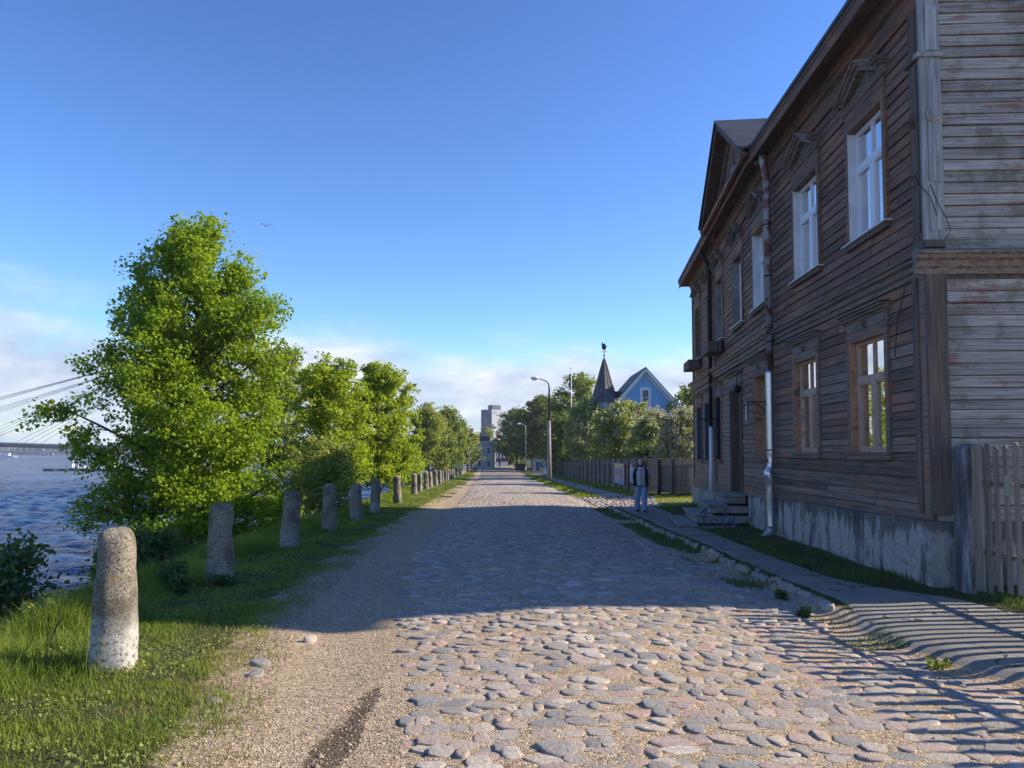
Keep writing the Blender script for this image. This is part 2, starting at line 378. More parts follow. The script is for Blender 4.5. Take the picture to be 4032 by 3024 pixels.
def t_bed():
    t = MT('sand_road_bed'); p, col, h = sandcol(t); y = t.z()[1]
    # far part of the road: stones too small to build one by one
    f = t.step(y, 74, 84); v = t.n('ShaderNodeTexVoronoi'); t.l(t.pos((4.2, 5.6, 1), 'world'), v.inputs['Vector']); v.inputs['Scale'].default_value = 1
    s = t.n('ShaderNodeSeparateColor'); t.l(v.outputs['Color'], s.inputs[0]); st = t.ramp(s.outputs[0], [(0, (.13, .135, .145)), (.4, (.24, .21, .195)), (.7, (.19, .185, .18)), (1, (.29, .25, .22))])
    st = t.mix(t.step(v.outputs[0], .42, .60), st, (.28, .235, .175)); col = t.mix(f, col, st)
    gn = t.math('MULTIPLY', t.step(t.noise(p, 1.7, 6, .7), .60, .70), .7); col = t.mix(gn, col, (.075, .085, .035))
    t.bump(h, .9, .02); return t.fin(col, .95, .15)
M['bed'] = t_bed()
def t_asphalt():
    t = MT('worn_asphalt'); p = t.pos(); a = t.noise(p, 1.6, 6, .6); b = t.noise(p, 150, 3, .7); v = t.n('ShaderNodeTexVoronoi', feature='DISTANCE_TO_EDGE')
    nz = t.n('ShaderNodeTexNoise'); t.l(p, nz.inputs[0]); nz.inputs['Scale'].default_value = 2.3; nz.inputs['Detail'].default_value = 6
    ad = t.n('ShaderNodeVectorMath', operation='ADD'); t.l(p, ad.inputs[0]); t.l(nz.outputs[1], ad.inputs[1]); t.l(ad.outputs[0], v.inputs['Vector']); v.inputs['Scale'].default_value = .75
    cr = t.math('MULTIPLY', t.step(v.outputs[0], .014, .004), t.step(t.noise(p, .8, 3), .42, .52))
    col = t.ramp(b, [(.34, (.18, .175, .16)), (.52, (.28, .265, .24)), (.68, (.42, .395, .36))])
    col = t.bright(col, t.math('ADD', t.math('MULTIPLY', a, 1.0), .46)); col = t.mix(t.math('MULTIPLY', t.step(t.noise(p, .9, 7, .7), .56, .66), .45), col, (.30, .255, .19)); col = t.mix(cr, col, (.04, .04, .035))
    t.bump(t.math('SUBTRACT', t.math('ADD', t.math('MULTIPLY', b, .7), t.math('MULTIPLY', a, .8)), cr), .9, .02); return t.fin(col, .9, .2)
M['asphalt'] = t_asphalt()
def t_water():
    t = MT('river_water'); p = t.pos((1, 1, 1), 'world', rot=(0, 0, R(18)))
    mp = t.pos((.42, 1.0, 1), 'world', rot=(0, 0, R(12))); a = t.noise(mp, .55, 5, .62, .4); b = t.noise(mp, 2.1, 4, .6, .3); c = t.noise(p, .035, 3, .5)
    h = t.math('ADD', t.math('MULTIPLY', a, 1.0), t.math('MULTIPLY', b, .30)); t.bump(h, .9, 1.3)
    w2 = t.noise(t.pos((.030, .22, 1), 'world', rot=(0, 0, R(12))), 1.0, 7, .68, .6); col = t.ramp(t.math('ADD', t.math('MULTIPLY', c, .4), t.math('MULTIPLY', w2, .6)), [(.40, (.004, .016, .060)), (.52, (.014, .048, .145)), (.62, (.030, .085, .205))])
    t.b.inputs['IOR'].default_value = 1.33
    return t.fin(col, .16, .24)
M['water'] = t_water()

def leafmat(name, c1, c2, trans=.45, gloss=.25, tcol=None):
    t = MT(name); r = t.attr('rnd'); col = t.mix(r, c1, c2)
    bs = t.b; t.fin(col, .55, gloss)
    tr = t.n('ShaderNodeBsdfTranslucent'); tc_ = t.mix(1.0, col, tcol or (1.5, 1.35, .5), 'MULTIPLY'); t.l(tc_, tr.inputs[0])
    ms = t.n('ShaderNodeMixShader'); ms.inputs[0].default_value = trans; t.l(bs.outputs[0], ms.inputs[1]); t.l(tr.outputs[0], ms.inputs[2]); t.l(ms.outputs[0], t.o.inputs[0])
    return t.m
M['leaf_lime'] = leafmat('lime_tree_leaf', (0.121, 0.230, 0.018), (0.316, 0.425, 0.025), trans=.5)
M['leaf_maple'] = leafmat('maple_leaf', (0.172, 0.270, 0.023), (0.380, 0.466, 0.046), trans=.5)
M['leaf_pale'] = leafmat('pale_leaf', (0.144, 0.213, 0.057), (0.276, 0.333, 0.092), trans=.48)
M['leaf_deep'] = leafmat('deep_green_leaf', (.085, .140, .045), (.185, .250, .075), trans=.48)
M['leaf_bush'] = leafmat('bush_leaf', (.175, .235, .070), (.370, .420, .125), trans=.48)
M['leaf_dark'] = leafmat('dark_weed_and_shaded_grass_leaf', (.055, .105, .034), (.125, .190, .052), trans=.35)  # for weeds and shrubs; also shade put into the wall grass colour
M['blossom'] = leafmat('white_blossom', (.62, .60, .50), (.80, .78, .72), trans=.35, tcol=(1, 1, .9))
M['blossom_pink'] = leafmat('apple_blossom', (.58, .50, .46), (.78, .72, .66), trans=.35, tcol=(1, .96, .9))
M['grass'] = leafmat('grass_blade', (0.098, 0.172, 0.021), (0.310, 0.356, 0.069), trans=.45)
M['grass_dry'] = leafmat('dry_grass_blade', (.17, .16, .06), (.30, .26, .12), trans=.35, tcol=(1.1, 1.05, .7))
M['bark'] = plain('bark', (.070, .055, .042), (.030, .025, .021), rough=.9, scale=7, stretch=(1, 1, .3), bump=.7, bd=.03, space='world')
M['bark_grey'] = plain('grey_bark', (.13, .12, .105), (.06, .055, .05), rough=.9, scale=7, stretch=(1, 1, .3), bump=.6, bd=.02, space='world')

def glass():
    t = MT('window_glass'); bs = t.b; t.fin((.010, .012, .014), .03, .5)
    gl = t.n('ShaderNodeBsdfGlossy'); gl.inputs['Roughness'].default_value = .015
    n = t.noise(t.pos(), 1.3, 2, .4); x = t.n('ShaderNodeBump'); t.l(n, x.inputs['Height']); x.inputs['Strength'].default_value = .08; x.inputs['Distance'].default_value = .02; t.l(x.outputs[0], gl.inputs['Normal'])
    tp = t.n('ShaderNodeBsdfTransparent'); tp.inputs[0].default_value = (.80, .84, .84, 1)
    fr = t.n('ShaderNodeFresnel'); fr.inputs[0].default_value = 1.55
    ms = t.n('ShaderNodeMixShader'); t.l(t.math('ADD', t.math('MULTIPLY', fr.outputs[0], 1.7), .07, clamp=True), ms.inputs[0]); t.l(tp.outputs[0], ms.inputs[1]); t.l(gl.outputs[0], ms.inputs[2]); t.l(ms.outputs[0], t.o.inputs[0])
    return t.m
M['glass'] = glass()

# ------------------------------------------------------------------ terrain
def ip(pts):
    a = np.array(pts, float); return lambda y: np.interp(y, a[:, 0], a[:, 1])
x_boll = ip([(-20, -1.2), (0, -2.35), (6, -3.25), (9.9, -3.9), (13.8, -4.15), (17.6, -4.27), (24.6, -4.4), (30, -4.6), (40, -5.15), (62, -5.9), (90, -6.9), (140, -8.5), (250, -12), (900, -30)])
x_grav = ip([(-20, -.6), (2, -1.35), (4.05, -1.8), (5.8, -2.22), (8.2, -2.7), (14, -3.1), (29, -3.35), (60, -4.1), (100, -5.4), (150, -7.2), (900, -28)])
x_cob = ip([(-20, -.2), (3.3, -.45), (4, -.53), (7.6, -1.15), (10.5, -1.52), (14.8, -1.84), (33, -2.25), (60, -3.1), (100, -4.4), (150, -6.3), (900, -25)])
x_curb = ip([(-20, 5.2), (3, 4.5), (5.5, 3.75), (6.5, 3.42), (27, 3.40), (36, 3.3), (60, 2.8), (100, 2.1), (150, 1.0), (900, -10)])
def zr(y): return np.where(y < 105, -.0175 * y, np.where(y > 165, -2.36, -1.8375 - .0175 * (y - 105) + .0175 / 120 * (y - 105) ** 2))
def g(x, y):
    x = np.asarray(x, float); y = np.asarray(y, float)
    xb, xg, xc, xk = x_boll(y), x_grav(y), x_cob(y), x_curb(y)
    z = zr(y)
    # camber of the road, a shallow gutter on the kerb side
    u = np.clip((x - xc) / (xk - xc), 0, 1)
    z = z + .05 * np.sin(np.pi * np.clip(u * 1.06, 0, 1)) - .03 * np.exp(-((x - (xk - .25)) / .3) ** 2)
    z = z - .035 * np.exp(-((x - (xg * .45 + xc * .55)) / .45) ** 2)            # wheel track in the gravel
    z = z + .03 * sst(.0, .9, xg - x)                                            # raised grassy verge
    z = z + .085 * sst(-.05, .14, x - xk) * (.4 + .6 * sst(7, 9, y)) + .10 * sst(1.2, 6, x - xk) * (y > -50)
    side = sst(26.2, 27.6, y) * sst(35.5, 34.0, y)                               # dropped kerb at the side lane
    z = z - .09 * side * sst(-.1, .2, x - xk) * sst(2.5, 1.0, x - xk)
    t = xb - .25 - x
    z = z + (-4.4 - z) * sst(.2, 7.2, t) * (t > 0)
    z = z + .018 * (vnoise(x, y, 1.9, 3) - .5) + .05 * (vnoise(x, y, .5, 4) - .5) * (x > -2)
    return z
def gz(x, y): return float(g(np.array([x]), np.array([y]))[0])

def gridlines(segs):
    o = []
    for a, b, n in segs: o.append(np.linspace(a, b, n, endpoint=False))
    return np.concatenate(o + [np.array([segs[-1][1]])])
gx = gridlines([(-60, -14, 10), (-14, -7, 20), (-7, 6.5, 110), (6.5, 14, 16), (14, 60, 16), (60, 900, 8)])
gy = gridlines([(-25, 2.5, 22), (2.5, 13, 88), (13, 40, 110), (40, 110, 90), (110, 300, 40), (300, 1000, 10), (1000, 4000, 4)])
GX, GY = np.meshgrid(gx, gy); nx, ny = len(gx), len(gy)
gzv = g(GX, GY)
inroad = sst(.12, .3, GX - x_cob(GY)) * sst(.12, .3, x_curb(GY) - GX); gzv = gzv - .06 * inroad
gzv = gzv - .05 * sst(.30, .45, GX - x_curb(GY)) * sst(5.2, 4.2, GX) * ((GY < 27) | (GY > 35)) * (GY < 110)
idx = np.arange(nx * ny).reshape(ny, nx)
gf = np.stack([idx[:-1, :-1], idx[:-1, 1:], idx[1:, 1:], idx[1:, :-1]], -1).reshape(-1, 4)
XX, YY = GX.ravel(), GY.ravel()
grassw = np.maximum(sst(-.25, .5, x_grav(YY) - XX), sst(.0, .25, XX - x_curb(YY)) * (.35 + .65 * sst(7, 9, YY)))
grassw = np.maximum(grassw, .85 * sst(.55, .2, np.abs(XX - x_cob(YY) + .9)) * (YY > 34) * vnoise(XX, YY, .8, 9))
lane = sst(26.5, 28, YY) * sst(35, 33.5, YY) * sst(7.5, 6.5, XX) * (XX > 2)
grassw = grassw * (1 - lane)
dark = (.55 + .5 * vnoise(XX, YY, 5, 71)) * np.exp(-(((XX + 1.03 - .04 * (YY - 4.3)) / .13) ** 2)) * sst(6.0, 4.8, YY) * 1.25
gme = np_mesh('ground', np.stack([XX, YY, gzv.ravel()], -1), gf, M['ground'], True, {'grass': grassw, 'wet': dark})
tag(link('ground', gme), kind='structure')

# river: one sheet out to the horizon
wr = np.random.default_rng(14)
def wave_sheet(a0, a1, na, r0, r1, nr):
    A_, R_ = np.meshgrid(np.linspace(a0, a1, na), r0 * (r1 / r0) ** np.linspace(0, 1, nr)); X, Y = np.sin(A_) * R_, np.cos(A_) * R_; Z = np.zeros_like(X)
    gsp = R_ * ((r1 / r0) ** (1 / (nr - 1)) - 1)
    for k in range(24):
        lam = .7 * (3.6 / .7) ** wr.random(); an = wr.normal(1.15, .55); ph_ = wr.uniform(0, 6.28); am = .070 * lam / 6.283
        gust = .6 + .7 * np.sin(X * .05 * math.cos(k) + Y * .035 + k)
        q = 6.283 / lam * (X * math.cos(an) + Y * math.sin(an)) + ph_ + .6 * np.sin((X * math.sin(an) - Y * math.cos(an)) * 1.7 / lam + k)
        Z += am * gust * (np.sin(q) + .25 * np.sin(2 * q)) * sst(2.2, 4.5, lam / gsp)
    idx = np.arange(X.size).reshape(X.shape)
    return np.stack([X.ravel(), Y.ravel(), Z.ravel() - 3.2], -1), np.stack([idx[:-1, :-1], idx[1:, :-1], idx[1:, 1:], idx[:-1, 1:]], -1).reshape(-1, 4)
wV, wF = wave_sheet(-.76, -.16, 290, 15, 420, 640)
pl = np.array([(-4500, -60, -3.6), (10, -60, -3.6), (10, 960, -3.6), (-4500, 960, -3.6)], float)
wme = np_mesh('river', np.concatenate([wV, pl]), np.concatenate([wF, np.array([[0, 1, 2, 3]]) + len(wV)]), M['water'], True)
tag(link('river', wme), kind='structure')

# road bed: sand between and under the stones
ys = gridlines([(1.5, 13, 70), (13, 40, 90), (40, 110, 70), (110, 230, 40)])
us = np.linspace(0, 1, 34)
UU, RY = np.meshgrid(us, ys); RX = x_cob(RY) - .06 + UU * (x_curb(RY) - x_cob(RY) + .1)
rz = g(RX, RY) + .004 - .02 * ((UU < .01) | (UU > .99))
idx = np.arange(RX.size).reshape(RX.shape)
rf = np.stack([idx[:-1, :-1], idx[:-1, 1:], idx[1:, 1:], idx[1:, :-1]], -1).reshape(-1, 4)
road = tag(link('road', np_mesh('road', np.stack([RX.ravel(), RY.ravel(), rz.ravel()], -1), rf, M['bed'], True)), kind='structure')

# cobbles -------------------------------------------------------------
def stone_variant(seed, n=11, low=False):
    r = np.random.default_rng(seed); a = np.arange(n) / n * 2 * np.pi + r.uniform(-.12, .12, n)
    c, s = np.cos(a), np.sin(a); m_ = r.integers(4, 7); fa = np.sort(r.uniform(0, 6.283, 1) + np.arange(m_) / m_ * 6.283 + r.uniform(-.35, .35, m_)); fd = r.uniform(.40, .54, m_)
    rad = np.min(fd[None] / np.maximum(np.cos(a[:, None] - fa[None]), .15), 1); rad = np.minimum(rad, .64) * r.uniform(.93, 1.05, n) * 2
    ox, oy = rad * c * .5, rad * s * .5
    tilt = r.uniform(-.45, .45, 2)
    prof = [(1.0, -1.2), (.985, .50), (.90, .90), (.58, 1.0)] if not low else [(1.0, -.5), (.90, .55), (.45, 1.0)]
    V = []
    for k, (q, h) in enumerate(prof):
        hh = h + (ox * q * tilt[0] + oy * q * tilt[1]) * 2 * (h > 0) + r.uniform(-.07, .07, n) * (h > 0)
        V.append(np.stack([ox * q, oy * q, hh], -1))
    V.append(np.array([[0, 0, 1.0 + r.uniform(-.05, .08)]]))
    V = np.concatenate(V); F = []; m = len(prof)
    for k in range(m - 1):
        for i in range(n): j = (i + 1) % n; F += [(k * n + i, k * n + j, (k + 1) * n + j), (k * n + i, (k + 1) * n + j, (k + 1) * n + i)]
    for i in range(n): F.append(((m - 1) * n + i, (m - 1) * n + (i + 1) % n, m * n))
    return V, np.array(F)
VAR = [stone_variant(s, 10) for s in range(14)]; VLO = [stone_variant(s + 50, 7, True) for s in range(8)]
stones = []                                   # x, y, width, depth, height, rot
r = np.random.default_rng(11); y = 3.15
while y < 80:
    k = 1 if y < 45 else 1.5
    pitch = r.uniform(.118, .160) * k
    yr = y; x0, x1 = float(x_cob(yr)) + r.uniform(-.06, .18), float(x_curb(yr)) - r.uniform(.10, .22)
    if y > 7: x1 -= .25 * float(vnoise(np.array([3.]), np.array([y]), .9, 5)[0])
    x = x0; wav = r.uniform(0, 6.28); wa = r.uniform(.0, .05)
    while x < x1:
        w = r.choice([.09, .125, .16, .20, .26], p=[.17, .26, .27, .2, .10]) * r.uniform(.92, 1.08) * k
        d = pitch * r.uniform(.82, 1.12)
        yy = yr + wa * math.sin(x * 1.4 + wav) + r.normal(0, .020)
        if r.random() < .965: stones.append((x + w / 2, yy, w - r.uniform(-.006, .022), d - r.uniform(-.012, .018), r.uniform(.007, .021), r.normal(0, .16)))
        x += w
    y += pitch
for yy in np.arange(27.2, 35.0, .2):           # the side lane
    for xx in np.arange(3.35, 7.4 if yy < 32 else 6.4, .24):
        if r.random() < .9: stones.append((xx + r.normal(0, .04), yy + r.normal(0, .03), r.uniform(.16, .25), r.uniform(.13, .19), r.uniform(.025, .05), r.normal(0, .3)))
st = np.array(stones); sz = g(st[:, 0], st[:, 1]) + np.random.default_rng(3).uniform(-.007, .004, len(st))
# size in the picture picks the ones that are built singly
area = st[:, 2] * st[:, 3] / st[:, 1] ** 3
inframe = (np.abs(st[:, 0] / st[:, 1]) < .70) & (st[:, 1] > 3.75)
order = np.argsort(-(area * inframe)); single = set(order[:298].tolist())
vm = []
for V, F in VAR:
    vm.append(np_mesh('cobblestone', V, F, M['cobble'], True))
for i in order[:298]:
    x, y, w, d, h, rot = st[i]
    o = link('cobblestone', vm[int(i) % len(vm)], road); o.location = (x, y, sz[i] - .002); o.scale = (w * 1.11, d * 1.11, h); o.rotation_euler = (r.normal(0, .04), r.normal(0, .04), rot)
def scatter(sel, bank, pos, scl, rot, rr):
    """many copies of small meshes as one array"""
    Vs, Fs, As = [], [], []; off = 0; which = rr.integers(0, len(bank), len(sel))
    for b, (V, F) in enumerate(bank):
        k = sel[which == b]
        if not len(k): continue
        c, s = np.cos(rot[k])[:, None], np.sin(rot[k])[:, None]
        X = V[None, :, 0] * scl[k, 0:1]; Y = V[None, :, 1] * scl[k, 1:2]; Z = V[None, :, 2] * scl[k, 2:3]
        P = np.stack([X * c - Y * s + pos[k, 0:1], X * s + Y * c + pos[k, 1:2], Z + pos[k, 2:3]], -1)
        Vs.append(P.reshape(-1, 3)); Fs.append((F[None] + (np.arange(len(k)) * len(V))[:, None, None] + off).reshape(-1, 3))
        As.append(np.repeat(rr.random(len(k)), len(V))); off += len(k) * len(V)
    return np.concatenate(Vs), np.concatenate(Fs), np.concatenate(As)
rest = np.array([i for i in range(len(st)) if i not in single]); near = rest[st[rest, 1] < 17]; far = rest[st[rest, 1] >= 17]
pos3 = np.stack([st[:, 0], st[:, 1], sz - .002], -1); scl3 = st[:, 2:5] * np.array([1.11, 1.11, 1])
V1, F1, A1 = scatter(near, VAR, pos3, scl3, st[:, 5], r); V2, F2, A2 = scatter(far, VLO, pos3, scl3, st[:, 5], r)
tag(link('cobblestones', np_mesh('cobblestones', np.concatenate([V1, V2]), np.concatenate([F1, F2 + len(V1)]), M['cobble_many'], True, {'rnd': np.concatenate([A1, A2])}), road), kind='stuff')

# pavement: asphalt, raised, with an edge of set stones
x_pr = ip([(-10, 6.6), (3, 6.0), (7.5, 5.45), (8.5, 5.15), (9.1, 4.6), (10, 4.28), (14, 4.3), (17, 4.4), (22, 4.85), (26.6, 5.15)])
def sheet(name, x0f, x1f, ysegs, nu, lift, m, jag=.05):
    ys = gridlines(ysegs); U, Y = np.meshgrid(np.linspace(0, 1, nu), ys)
    X = x0f(Y) + U * (x1f(Y) - x0f(Y)) + ((U < .001) | (U > .999)) * jag * ((vnoise(X0 := U * 5, Y * 6, 1, 2) - .5) * 2 + (vnoise(U * 5, Y * 23, 1, 6) - .5))
    Z = g(X, Y) + lift - .035 * ((U < .001) | (U > .999))
    idx = np.arange(X.size).reshape(X.shape); f = np.stack([idx[:-1, :-1], idx[:-1, 1:], idx[1:, 1:], idx[1:, :-1]], -1).reshape(-1, 4)
    return tag(link(name, np_mesh(name, np.stack([X.ravel(), Y.ravel(), Z.ravel()], -1), f, m, True)), kind='structure')
pave = sheet('pavement', lambda y: x_curb(y) - .08 + .25 * sst(7.4, 8.4, y), x_pr, [(-4, 27, 160)], 12, .012, M['asphalt'])
pave2 = sheet('pavement', lambda y: x_curb(y) + .75, lambda y: x_curb(y) + 2.35, [(35, 110, 120)], 8, .012, M['asphalt'])
km = [np_mesh('kerb_stone', V, F, M['cobble'], True) for V, F in VAR[:6]]
y = 8.2; kr = random.Random(5)
while y < 26.8:
    d = kr.uniform(.10, .22)
    o = link('kerb_stone', km[kr.randrange(6)], pave); xx = float(x_curb(y)) + .06 + kr.uniform(-.05, .06)
    o.location = (xx, y, gz(xx + .15, y) - .035); o.scale = (kr.uniform(.07, .13), d * .92, kr.uniform(.02, .045)); o.rotation_euler = (kr.uniform(-.1, .1), kr.uniform(-.25, 0), kr.uniform(-.3, .3))
    y += d

# loose gravel: grains too many to count
rg = np.random.default_rng(21); n = 30000
gyv = 3.3 + 9 * rg.random(n) ** 1.7; uu = rg.random(n)
gxv = np.where(rg.random(n) < .6, x_grav(gyv) - .1 + uu * (x_cob(gyv) - x_grav(gyv) + .2), x_cob(gyv) + uu * (x_curb(gyv) - x_cob(gyv)))
size = .0028 + .006 * rg.random(n) ** 3 + .011 * (rg.random(n) > .994)
OCT = np.array([[.5, 0, 0], [0, .5, 0], [-.5, 0, 0], [0, -.5, 0], [0.05, 0.08, .45]]); OF = np.array([[0, 1, 4], [1, 2, 4], [2, 3, 4], [3, 0, 4]])
bank = []
for s in range(5):
    q = np.random.default_rng(s); bank.append((OCT * q.uniform(.7, 1.4, (5, 3)) + q.uniform(-.08, .08, (5, 3)) * [1, 1, 0], OF))
t = MT('gravel_grain'); M['grain'] = t.fin(t.ramp(t.attr('rnd'), [(0, (.16, .14, .12)), (.3, (.34, .27, .185)), (.65, (.42, .34, .245)), (.95, (.52, .45, .36))]), .9, .2)
Vg, Fg, Ag = scatter(np.arange(n), bank, np.stack([gxv, gyv, g(gxv, gyv) + .002], -1), np.repeat(size[:, None] * 2, 3, 1), rg.random(n) * 6.28, rg)
tag(link('gravel', np_mesh('gravel', Vg, Fg, M['grain'], False, {'rnd': Ag})), 'loose pale gravel strewn over the sandy track beside the cobbles', 'gravel', kind='stuff')
for k, (x, y, w, d, h, lab) in enumerate([(-2.02, 6.05, .15, .09, .035, 'flat tan stone lying on the gravel track, nearest the verge grass'), (-1.86, 6.95, .13, .07, .05, 'small reddish stone on the gravel just inside the house shadow edge'), (-1.95, 5.75, .14, .10, .03, 'half buried grey-brown stone in the gravel beside the flat tan one'), (-2.02, 5.1, .12, .1, .02, 'half buried pink stone in the gravel track, nearest the camera')]):
    o = tag(link('stone', vm[k + 2]), lab, 'stone'); o.location = (x, y, gz(x, y)); o.scale = (w, d, h); o.rotation_euler = (0, 0, k * .7)

# ------------------------------------------------------------------ the wooden house
C0 = Vector((5.34, 9.4, 0)); dN = Vector((.043, 1, 0)).normalized(); LN = 6.6
C1 = C0 + dN * LN; dF = Vector((.1056, 1, 0)).normalized(); LF = 12.0; C2 = C1 + dF * LF
HW = 7.8                                                            # depth of the house
def frame(c, d, n):                                                 # (s along, o outward, z) -> house local
    m = Matrix.Identity(4)
    m.col[0][:3] = d; m.col[1][:3] = n; m.col[2][:3] = (0, 0, 1); m.col[3][:3] = c - C0
    return m
nN = Vector((-dN.y, dN.x, 0)); nF = Vector((-dF.y, dF.x, 0))
FN = frame(C0, dN, nN); FF = frame(C1, dF, nF); FG = frame(C0, -nN, -dN)
house = thing('wooden_house', 'long two storey house of weathered brown boards with white upper windows', 'house', C0)
def hb(T): return MB(T)
# openings: s0, s1, z0, z1
opN = {'u1': (1.06, 2.25, 4.88, 6.68), 'u2': (3.62, 4.86, 4.88, 6.68), 'l1': (1.16, 2.38, 1.58, 3.32), 'l2': (3.83, 5.02, 1.58, 3.32)}
opF = {'u3': (.28, 1.40, 4.90, 6.72), 'u4': (2.75, 3.85, 4.90, 6.72), 'u5': (5.55, 6.65, 4.90, 6.75), 'u6': (7.6, 8.6, 4.9, 6.75), 'u7': (10.0, 11.1, 4.90, 6.78),
       'l3': (.42, 1.55, 1.50, 3.34), 'door': (3.15, 4.45, .50, 3.25), 'l4': (6.05, 7.25, 1.35, 3.25), 'l5': (8.1, 9.1, 1.3, 3.2), 'l6': (9.85, 10.95, 1.3, 3.18)}
def wall_panels(T, L0, L1, ops, z0, z1, name):
    ss = sorted({L0, L1} | {v for o in ops.values() for v in o[:2]}); zs = sorted({z0, z1} | {v for o in ops.values() for v in o[2:]})
    m = hb(T)
    for a, b in zip(ss, ss[1:]):
        for c, d in zip(zs, zs[1:]):
            if any(o[0] <= (a + b) / 2 <= o[1] and o[2] <= (c + d) / 2 <= o[3] for o in ops.values()): continue
            m.box(a, b, -.20, -.012, c, d)
    return m.build(name, M['trim_dark'], house)
wall_panels(FN, 0, LN, opN, .3, 7.9, 'wall'); wall_panels(FF, 0, LF, opF, .1, 7.9, 'wall')
hb(FG).box(0.2, HW, -.2, -.012, .3, 7.9).build('wall', M['trim_dark'], house)
# back, far end, floors and inner walls keep the rooms dark
m = MB()
def wl(a, b, z0, z1, th=.2):
    a = Vector(a); b = Vector(b); d = (b - a).normalized(); n = Vector((-d.y, d.x, 0)) * th
    m.hexa([(a.x, a.y, z0), (b.x, b.y, z0), (b.x + n.x, b.y + n.y, z0), (a.x + n.x, a.y + n.y, z0), (a.x, a.y, z1), (b.x, b.y, z1), (b.x + n.x, b.y + n.y, z1), (a.x + n.x, a.y + n.y, z1)])
B0 = C0 - nN * HW; B1 = C1 - (nN + nF).normalized() * HW; B2 = C2 - nF * HW
q = lambda v: v - C0
wl(q(B0), q(B1), 0, 8.0); wl(q(B1), q(B2), 0, 8.0); wl(q(C2), q(B2), -.4, 8.0)
wl(q(C0 - nN * 2.2 + dN * .3), q(C1 - nN * 2.2), .7, 7.9, .1); wl(q(C1 - nF * 2.2), q(C2 - nF * 2.2), .3, 7.9, .1)
m.build('rear_wall', M['trim_dark'], house)
m = hb(FN); m.box(.2, LN, -HW, -.21, 3.9, 4.05); m.T = FF; m.box(0, LF - .1, -HW, -.21, 3.9, 4.05); m.build('floor', M['dark'], house)

# planks: one unit board, scaled
def unit_plank(nm, mt):
    # lower edge proud, upper edge tucked in under the next board
    v = [(0, 0, 0), (1, 0, 0), (1, 1, 0), (0, 1, 0), (0, 1, .08), (1, 1, .08), (0, .72, .93), (1, .72, .93), (1, .5, 1), (0, .5, 1), (0, 0, 1), (1, 0, 1)]
    f = [(0, 3, 2, 1), (3, 4, 5, 2), (4, 6, 7, 5), (6, 9, 8, 7), (9, 10, 11, 8), (0, 1, 11, 10), (0, 10, 9, 6, 4, 3), (1, 2, 5, 7, 8, 11)]
    return MB().add(v, f).mesh(nm, mt)
PK = {k: unit_plank('plank', M[k]) for k in ('facade', 'facade_low', 'gable')}
pr = random.Random(3); nplank = [0]; restP = {}
def rows(z0, z1, pitch):
    n = max(1, round((z1 - z0) / pitch)); return [(z0 + (z1 - z0) * i / n, z0 + (z1 - z0) * (i + 1) / n) for i in range(n)]
def put_plank(T, s0, s1, z0, z1, key, one=True):
    if s1 - s0 < .03: return
    jo = pr.uniform(-.008, .010); jz = pr.uniform(-.004, .004)
    loc = T @ Vector((s0, -.012, z0 + .004 + jz)); X = (T.to_3x3() @ Vector((1, 0, 0))).normalized(); Y = (T.to_3x3() @ Vector((0, 1, 0))).normalized()
    h = z1 - z0 - .007 - pr.uniform(0, .004)
    if one:
        mt = Matrix.Identity(4); tl = pr.uniform(-.0035, .0035); mt.col[0][:3] = (X + Vector((0, 0, tl))) * (s1 - s0); mt.col[1][:3] = Y * (.036 + jo); mt.col[2][:3] = (0, 0, h); mt.col[3][:3] = loc
        o = link('plank', PK[key], house); o.matrix_local = mt; nplank[0] += 1
    else:
        mb = restP.setdefault(key, MB()); me = PK[key]; vs = [loc + X * ((s1 - s0) * v.co.x) + Y * ((.036 + jo) * v.co.y) + Vector((0, 0, h * v.co.z)) for v in me.vertices]
        mb.add(vs, [tuple(p.vertices) for p in me.polygons])
def plank_rows(T, L0, L1, ops, rws, keyf, one=lambda a, b: True, cas=.10, breaks=()):
    for z0, z1 in rws:
        cuts = [(o[0] - cas, o[1] + cas) for o in ops.values() if o[2] - .02 < (z0 + z1) / 2 < o[3] + .02]
        cuts.sort(); s = L0; seg = []
        for a, b in cuts: seg.append((s, a)); s = b
        seg.append((s, L1))
        for a, b in seg:
            jn = [j + pr.uniform(-.6, .6) for j in breaks if a + .8 < j < b - .8 and pr.random() < .6]
            e = [a] + jn + [b]
            for u, v in zip(e, e[1:]): put_plank(T, u + .002, v - .002, z0, z1, keyf(z0), one(u, v))
rwN = rows(.80, 2.25, .115) + rows(2.25, 3.86, .158) + rows(4.20, 7.42, .155)
rwF = rows(.62, 2.25, .118) + rows(2.25, 3.86, .158) + rows(4.20, 7.42, .155)
kf = lambda z: 'facade_low' if z < 3.0 else 'facade'
plank_rows(FN, .26, LN - .02, opN, rwN, kf, breaks=(1.6, 3.2, 5.3))
plank_rows(FG, .215, HW - .05, {}, rows(.80, 2.25, .118) + rows(2.25, 3.80, .16) + rows(4.16, 7.9, .152), lambda z: 'gable', lambda a, b: True)
plank_rows(FF, .12, LF - .15, opF, rwF, kf, lambda a, b: a < 3.0, breaks=(4, 8))
for k, mb in restP.items():
    tag(mb.build('planks', M[k], house), kind='stuff')
